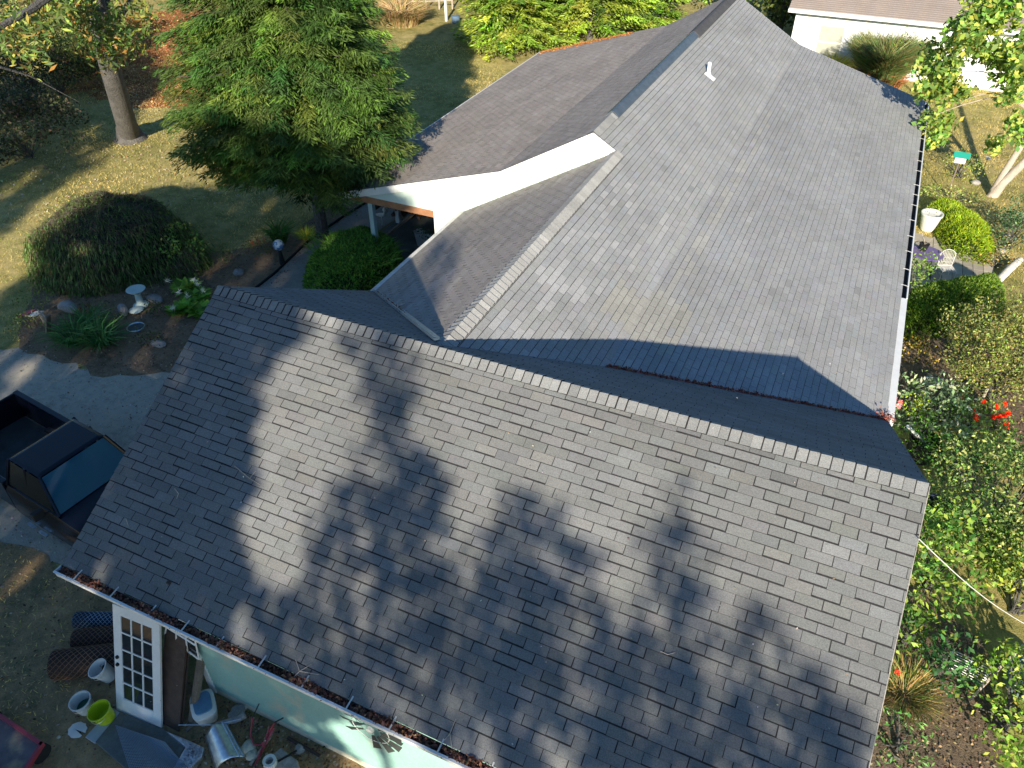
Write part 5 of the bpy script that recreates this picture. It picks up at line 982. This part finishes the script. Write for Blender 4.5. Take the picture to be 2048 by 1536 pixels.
# cool box
c = G(415, 1428); t = thing('storage_tub', 'white plastic tub with a blue lid beside the wall corner', 'tub', tuple(c)); U_ = nrm(np.array([.78, -.62, 0])); V_ = np.array([-U_[1], U_[0], 0])
def ring(sx, sy, z, n=24, e=.5): return [c + U_ * sx * abs(math.cos(a)) ** e * (1 if math.cos(a) > 0 else -1) + V_ * sy * abs(math.sin(a)) ** e * (1 if math.sin(a) > 0 else -1) + [0, 0, z] for a in np.linspace(0, 2 * math.pi, n, endpoint=False)]
off_ = np.array(wloc(t)); loft([[tuple(q - off_) for q in r_] for r_ in (ring(.2, .15, 0), ring(.24, .18, .2), ring(.25, .19, .3), ring(.2, .15, .33))], M['plasw'], 'tub_body', t)
loft([[tuple(q - off_) for q in r_] for r_ in (ring(.19, .14, .325), ring(.185, .135, .35), ring(.15, .10, .355))], M['blue'], 'lid', t)
# trough sheet
t = thing('metal_trough', 'shiny curved galvanised metal sheet lying on the leaves', 'metal sheet', tuple(G(450, 1495))); a0, a1, a2, a3 = G(410, 1474, .1), G(455, 1446, .14), G(493, 1515, .1), G(432, 1540, .04)
g = MB(); nn = 14
def tq(u, v): p = (a0 * (1 - u) + a1 * u) * (1 - v) + (a3 * (1 - u) + a2 * u) * v; return p + [0, 0, .16 * math.sin(math.pi * u)]
g.add([tq(i / nn, j / nn) for i in range(nn + 1) for j in range(nn + 1)], [(i * (nn + 1) + j, (i + 1) * (nn + 1) + j, (i + 1) * (nn + 1) + j + 1, i * (nn + 1) + j + 1) for i in range(nn) for j in range(nn)]); o = g.build('sheet', M['metal'], t, smooth=True); md = o.modifiers.new('s', 'SOLIDIFY'); md.thickness = .006
g = MB(); g.tube([tq(.82, v) + [0, 0, .012] for v in np.linspace(0, 1, 8)], .012, 5); g.tube([tq(.93, v) + [0, 0, .012] for v in np.linspace(0, 1, 8)], .012, 5); g.build('rim', M['metal'], t)
g = MB(); g.tube([G(357, 1450, .25), G(430, 1450, .2), G(482, 1438, .25)], .009, 5); obj1('metal_pole', 'thin silver pole lying between the door and the wall', 'pole', g, M['metal'])
g = MB(); g.tube([G(432, 1448, .15), G(470, 1440, .18), G(490, 1428, .2)], [.03, .05, .07], 7); obj1('tarp_scrap', 'crumpled grey tarp scrap behind the metal sheet', 'tarp', g, M['stone'], smooth=True)
# red frame
t = thing('garden_cart_frame', 'bent red tubular frame lying under the wall', 'frame', tuple(G(520, 1470))); g = MB(); g.tube([G(505, 1435, .3), G(501, 1470, .15), G(508, 1490, .1), G(522, 1489, .1), G(535, 1475, .15), G(545, 1452, .35), G(549, 1445, .5)], .014, 6); g.tube([G(548, 1455, .3), G(525, 1500, .1), G(510, 1530, .05)], .016, 6); g.tube([G(540, 1452, .3), G(518, 1510, .1)], .012, 6); g.build('tube_frame', M['red'], t)
g = MB(); g.tube([G(505, 1435, .3), G(518, 1408, .7)], .010, 5); g.tube([G(549, 1445, .5), G(566, 1436, .75)], .012, 5); g.build('grips', M['rubber'], t)
# grey broken block with white ring
t = thing('concrete_block', 'broken grey block with a white pipe ring at the bottom edge', 'block', tuple(G(565, 1520))); g = MB(); pp = [(525, 1530), (545, 1508), (562, 1494), (568, 1500), (595, 1520), (600, 1545), (530, 1550)]; lo = [(*G(a, b, .2)[:2], .02) for a, b in pp]; hi = [(x, y, .2) for x, y, _ in lo]; n = len(pp)
g.add(lo + hi, [tuple(range(n, 2 * n))] + [(i, (i + 1) % n, n + (i + 1) % n, n + i) for i in range(n)]); g.build('block', M['stone'], t, bevel=.02); g = MB(); g.lathe([(.06, 0), (.10, 0), (.10, .1), (.06, .1), (.06, 0)], G(541, 1527, .2), 20); g.build('pipe_ring', M['plasw'], t, smooth=40); g = MB(); g.box(G(575, 1512, .205), (.3, .03, .02), (nrm(np.array([.5, .8, 0])), nrm(np.array([-.8, .5, 0])), (0, 0, 1))); g.build('slot', M['dark'], t)
rock('rock', 'pale rock in the leaves beneath the red frame', G(498, 1497), .12, m='found'); rock('rock', 'pale stone against the wall foot left of the red frame', G(478, 1424), .12)
for (px, py, r, lb) in [(505, 1512, .10, 'small pale chunk of concrete below the red frame'), (468, 1432, .09, 'small grey stone beside the tarp scrap'), (490, 1412, .08, 'small pale stone at the foot of the green wall'), (600, 1500, .09, 'flat grey stone right of the broken block'), (140, 1462, .03, 'tiny white pebble left of the scallop dish'), (118, 1475, .03, 'tiny white pebble farther left in the yard dirt')]: rock('rock', lb, G(px, py), r, m='found' if 'pale' in lb or 'white' in lb else 'stone')
for (a, b, w_, m_, lb) in [((372, 1462), (408, 1428), .06, 'wood', 'short weathered board lying beside the blue lidded tub'), ((575, 1475), (640, 1512), .05, 'darkwood', 'thin dark board lying along the foot of the green wall'), ((500, 1530), (540, 1475), .04, 'palebark', 'pale stick lying under the red frame')]:
    q, r_ = G(*a, .05), G(*b, .07); d_ = nrm(r_ - q); e_ = nrm(np.cross([0, 0, 1], d_)); g = MB(); g.box((q + r_) / 2, (np.linalg.norm(r_ - q), w_, .025), (d_, e_, np.cross(d_, e_))); obj1('board', lb, 'board', g, M[m_], bevel=.003)
# boards, post and window sashes leaning in the recess
def lean(name, label, cat, px0, py0, y_top, z_top, w_, m, x_off=0, t_=.03, dirx=None):
    a = G(px0, py0, .02); b = np.array([a[0] + x_off, y_top, z_top]); d = nrm(b - a); s_ = nrm(np.cross(d, [0, 1., 0])); s_ = np.array([1., 0, 0]) - d * d[0]; s_ = nrm(s_); g = MB(); g.box((a + b) / 2, (w_, np.linalg.norm(b - a), t_), (s_, d, np.cross(s_, d))); return obj1(name, label, cat, g, m, bevel=.004)
lean('door_slab', 'dark brown flat door leaning behind the glazed door', 'door', 338, 1452, -3.75, 1.95, .42, M['darkwood'])
lean('board', 'reddish brown board leaning beside the dark door', 'board', 352, 1455, -3.72, 1.8, .09, mat('redboard', (.13, .065, .045), .8, n1=(8, .3)), .0)
lean('board', 'dark thin board leaning behind the reddish one', 'board', 361, 1450, -3.65, 1.9, .07, M['darkwood'])
lean('post', 'weathered square post leaning against the recess wall', 'post', 384, 1442, -3.6, 1.5, .10, M['wood'], .0, .09)
t = thing('window_sash', 'white window sash with panes hanging under the eave beside the door', 'window', (-3.0, -3.75, 1.8)); g = MB()
sa, sb, scx, sdx = GY(335, 1238, -3.98), GY(386, 1262, -3.98), GY(398, 1318, -3.98), GY(330, 1268, -3.98)
def sq(u, v): return (sa * (1 - u) + sb * u) * (1 - v) + (sdx * (1 - u) + scx * u) * v
for v in (0.05, .5, 1): g.tube([sq(0, v), sq(1, v)], .018, 4)
for u in (0, .33, .66, 1): g.tube([sq(u, 0), sq(u, 1)], .016, 4)
g.build('sash_bars', M['white'], t); g = MB(); g.poly([sq(0, 0) + [0, .02, 0], sq(1, 0) + [0, .02, 0], sq(1, 1) + [0, .02, 0], sq(0, 1) + [0, .02, 0]]); g.build('panes', M['glass'], t)
# windmill blades on the wall
t = thing('wind_wheel', 'dark metal wind wheel with fanned blades on the green wall', 'wall ornament', (1.02, -4.0, 1.72)); hc = np.array([1.02, -3.99, 1.60]); g = MB()
for k in range(12):
    a = 2 * math.pi * k / 12 + .1; o = np.array([math.cos(a), 0, math.sin(a)]); s_ = np.array([-math.sin(a), .25, math.cos(a)]); 
    if k in (8,): continue
    g.add([hc + o * .16 - s_ * .02, hc + o * .16 + s_ * .02, hc + o * .5 + s_ * .062, hc + o * .5 - s_ * .062], [(0, 1, 2, 3)])
ob = g.build('blades', mat('bladegrey', (.05, .06, .06), .5, metal=.3), t); md = ob.modifiers.new('s', 'SOLIDIFY'); md.thickness = .004
g = MB(); g.lathe([(0, .05), (.05, .04), (.06, 0)], hc, 14, ax=(0, -1, 0)); g.tube([hc + .3 * np.array([math.cos(a), -.02, math.sin(a)]) for a in np.linspace(0, 6.283, 25)], .006, 4); g.build('hub', M['dirtywhite'], t)

# ================================================================== LITTER, LEAVES, GRASS, TWIGS
def flat_leaves(name, P, size, cols, m='dry', tilt=.35, jit=.25, asp=.6, z=.015):
    n = len(P); N_ = nrm(np.array([0, 0, 1.]) + rng.normal(0, tilt, (n, 3))); D = nrm(np.cross(N_, rdir(n))); S = np.cross(N_, D); P = P.copy(); P[:, 2] += z + rng.random(n) * .02
    L = size * rng.uniform(.6, 1.4, n); return leafmesh(name, P, D, L, L * asp, pal(cols, n, jit), M[m], None, S)
BR = [(.30, .13, .08), (.22, .10, .07), (.38, .2, .12), (.16, .08, .06)]
n = 5200; s = rng.uniform(XL, XR, n); P = np.stack([s, -AF - rng.uniform(.012, .125, n), np.full(n, zE - .075) + rng.uniform(0, .07, n) + .03 * np.sin(s * 5)], 1)
tag(flat_leaves('gutter_leaves', P, .055, [tuple(a * .95 for a in c_) for c_ in BR], tilt=.8, z=0), kind='stuff')
P = []
for (a, b, k) in ((VR[1], VR[2], 900), (VL[0], VL[1], 130)):
    a, b = np.array(a), np.array(b); tt = rng.random(k) if k > 500 else rng.uniform(.45, 1, k); P.append(a + (b - a) * tt[:, None] + rng.normal(0, .022, (k, 3)) * [1, 1, .3] + [0, 0, .03])
P.append(np.array(VR[2]) + rng.normal(0, .09, (160, 3)) * [1, 1, .4] + [0, 0, .06])
tag(flat_leaves('valley_leaves', np.concatenate(P), .05, [(.30, .08, .06), (.22, .08, .05), (.34, .16, .10)], tilt=.8, z=0), kind='stuff')
LT = [(.42, .20, .09), (.34, .13, .06), (.5, .3, .15), (.2, .1, .06)]
tag(flat_leaves('leaf_litter', scatter(LIT, 15000), .13, [(.42, .17, .06), (.5, .24, .09), (.3, .13, .06), (.6, .4, .16)]), kind='stuff')
NL = [(-34, 21), (-28, 19), (-24, 17), (-20, 14), (-22, 8), (-30, 10), (-38, 18)]
tag(flat_leaves('fallen_leaves', np.concatenate([scatter(NL, 3500), scatter([(-24, 12), (-17, 15), (-12, 12), (-18, 8.5), (-22, 3), (-26, 6)], 3600), scatter([(-18, 8), (-11, 13), (-12, 22), (-20, 26), (-26, 18)], 800)]), .085, [(.5, .42, .26), (.42, .3, .14), (.6, .55, .42), (.3, .2, .1)]), kind='stuff')
tag(flat_leaves('mulch_chips', np.concatenate([scatter(BED, 7000), scatter(DRIVE, 1500)]), .055, [(.18, .12, .08), (.3, .2, .13), (.40, .3, .2), (.10, .075, .05)]), kind='stuff')
tag(flat_leaves('yard_leaves', np.concatenate([scatter(YARD, 9000), scatter([(-2, -5.4), (6, -5.4), (6, -3.95), (-2, -3.95)], 4500)]), .05, [(.24, .15, .08), (.36, .26, .15), (.14, .1, .06), (.42, .36, .27)]), kind='stuff')
tag(flat_leaves('garden_chips', np.concatenate([scatter(DIRTR, 5000), scatter(DIRT2, 6000), scatter([(7, 13), (11, 12), (12, 30), (7, 30)], 3500)]), .05, [(.3, .2, .12), (.42, .3, .18), (.2, .15, .1), (.12, .09, .07)]), kind='stuff')
gp = disc((0, 0), 1, 1, 9000); gp = scatter(DRIVE, 16000)
tag(flat_leaves('gravel_stones', gp, .035, [(.40, .38, .34), (.54, .52, .46), (.26, .25, .22), (.5, .43, .32)], tilt=.5, asp=.9, z=.0), kind='stuff')
# grass blades over the lawn that lies nearest the camera
def notin(P, polys):
    k = np.ones(len(P), bool)
    for q in polys: k &= ~inpoly(P, q)
    return P[k]
HB = [(XL + .1, -3), (XR, -3), (XR, YE), (-8.3, YE), (-8.3, 8.8), (-3.9, 8.8)]
GP = notin(np.concatenate([scatter([(-30, 3), (-22, -1), (-13, 2), (-9, 9), (-9, 24), (-16, 34), (-26, 24), (-34, 18)], 95000), scatter([(7, 13), (14, 11), (14, 36), (6, 36)], 26000), scatter([(-12, -3.2), (-4.4, -3.4), (-4, -7), (-12, -9)], 6000)]), [DRIVE, BED, WALK, HB, DIRT2, PT])
az = rng.uniform(0, 6.28, len(GP)); D = np.stack([np.cos(az) * .8, np.sin(az) * .8, np.full(len(GP), .8)], 1)
patch = .5 + .5 * np.sin(GP[:, 0] * .9 + np.sin(GP[:, 1] * .7)) * np.sin(GP[:, 1] * .8 + np.sin(GP[:, 0] * .5)); patch = np.clip(patch + rng.normal(0, .25, len(GP)), 0, 1)[:, None]
C = np.array([[.18, .22, .06]]) * (1 - patch) + np.array([[.60, .48, .20]]) * patch; C = C * rng.uniform(.7, 1.35, (len(GP), 1))
tag(leafmesh('grass', GP, D, rng.uniform(.05, .11, len(GP)), .014, C, M['leaf'], None, None, True), kind='stuff')
n = 2600; P = np.stack([rng.uniform(XRE + .05, -4.4, n), YE - np.abs(rng.normal(0, .16, n)) * 1.2, np.zeros(n)], 1); P = P[P[:, 1] < YE]; P[:, 2] = [zR(x) + .015 for x in P[:, 0]]
tag(flat_leaves('pine_needle_litter', P, .07, [(.6, .28, .08), (.5, .22, .08)], tilt=.3, z=0), kind='stuff')
# twigs and specks on the roof
def roofpt(px, py): return onF(px, py) + [0, 0, .03]
def twig(label, pts, r=.006):
    g = MB(); g.tube([roofpt(*p) for p in pts], [r] * (len(pts) - 1) + [r * .4], 4); return g
TW_ = [('pale twig lying on the shaded left part of the front roof', [[(470, 935), (500, 960), (520, 972)], [(500, 960), (512, 945)]]), ('curved thin twig near the left rake of the front roof', [[(350, 980), (358, 990), (354, 1000)]]), ('short twig below the curved one on the front roof', [[(253, 1040), (258, 1055)]]),
       ('branched twig on the roof above the gutter', [[(585, 1360), (600, 1345), (625, 1330)], [(600, 1345), (592, 1322)], [(600, 1345), (640, 1352)]]), ('forked twig low on the front roof right of the wind wheel', [[(905, 1500), (900, 1470), (912, 1440)], [(900, 1470), (890, 1482)]]), ('bent twig in the middle of the front roof', [[(1320, 1305), (1335, 1312), (1350, 1308)]])]
for lb, segs in TW_:
    g = MB()
    for sgm in segs: g.tube([roofpt(*p) for p in sgm], [.007] * (len(sgm) - 1) + [.003], 4)
    obj1('twig', lb, 'twig', g, M['palebark'])
g = MB(); q = np.array([-4.0 + .9, 3.5, 0]); vb = np.array(VL[0]) * .45 + np.array(VL[1]) * .55
for k in range(6): g.tube([vb + [0, 0, .05], vb + [.15 + .1 * rng.random(), .15 * rng.normal(), .12], vb + [.35 + .2 * rng.random(), .35 * rng.normal(), .12]], [.008, .006, .003], 4)
obj1('dead_branch', 'bare branched twig caught in the left roof valley', 'branch', g, M['palebark'])
P = np.array([roofpt(rng.uniform(300, 1750), rng.uniform(720, 1500)) for _ in range(110)]); tag(flat_leaves('roof_specks', P, .028, [(.5, .42, .3), (.6, .56, .48), (.3, .2, .14)], z=0), kind='stuff')
# far lawn features: fence rail, white post, beige grass clump
p = G(893, 42); g = MB(); g.box(p + [0, 0, .6], (.12, .12, 1.2)); obj1('white_post', 'white post at the far end of the lawn gap', 'post', g, M['white'])
t = thing('rail_fence', 'pale rail fence across the far end of the lawn gap', 'fence', (-22, 41, 0)); g = MB()
pa, pb = G(800, 22), G(905, 18)
for z in (.5, 1.0): g.tube([pa + [0, 0, z], pb + [0, 0, z]], .04, 6)
g.build('rails', M['palebark'], t)
for k in range(5): q = pa + (pb - pa) * k / 4; g = MB(); g.tube([q, q + [0, 0, 1.2]], .06, 6); g.build('fence_post', M['palebark'], t)
p = G(800, 48); grass('dry_grass_clump', 'tall beige dry grass clump at the edge of the far lawn', p, 1.1, 2200, 1.5, .04, [(.34, .26, .16), (.42, .33, .2), (.22, .2, .1)], .6)
p = G(912, 46); g = MB(); g.lathe([(0, 0), (.22, 0), (.26, .4), (0, .45)], p, 14); obj1('blue_tub', 'small blue tub beside the white post at the far lawn', 'tub', g, mat('dustyblue', (.12, .2, .3), .5), smooth=40)
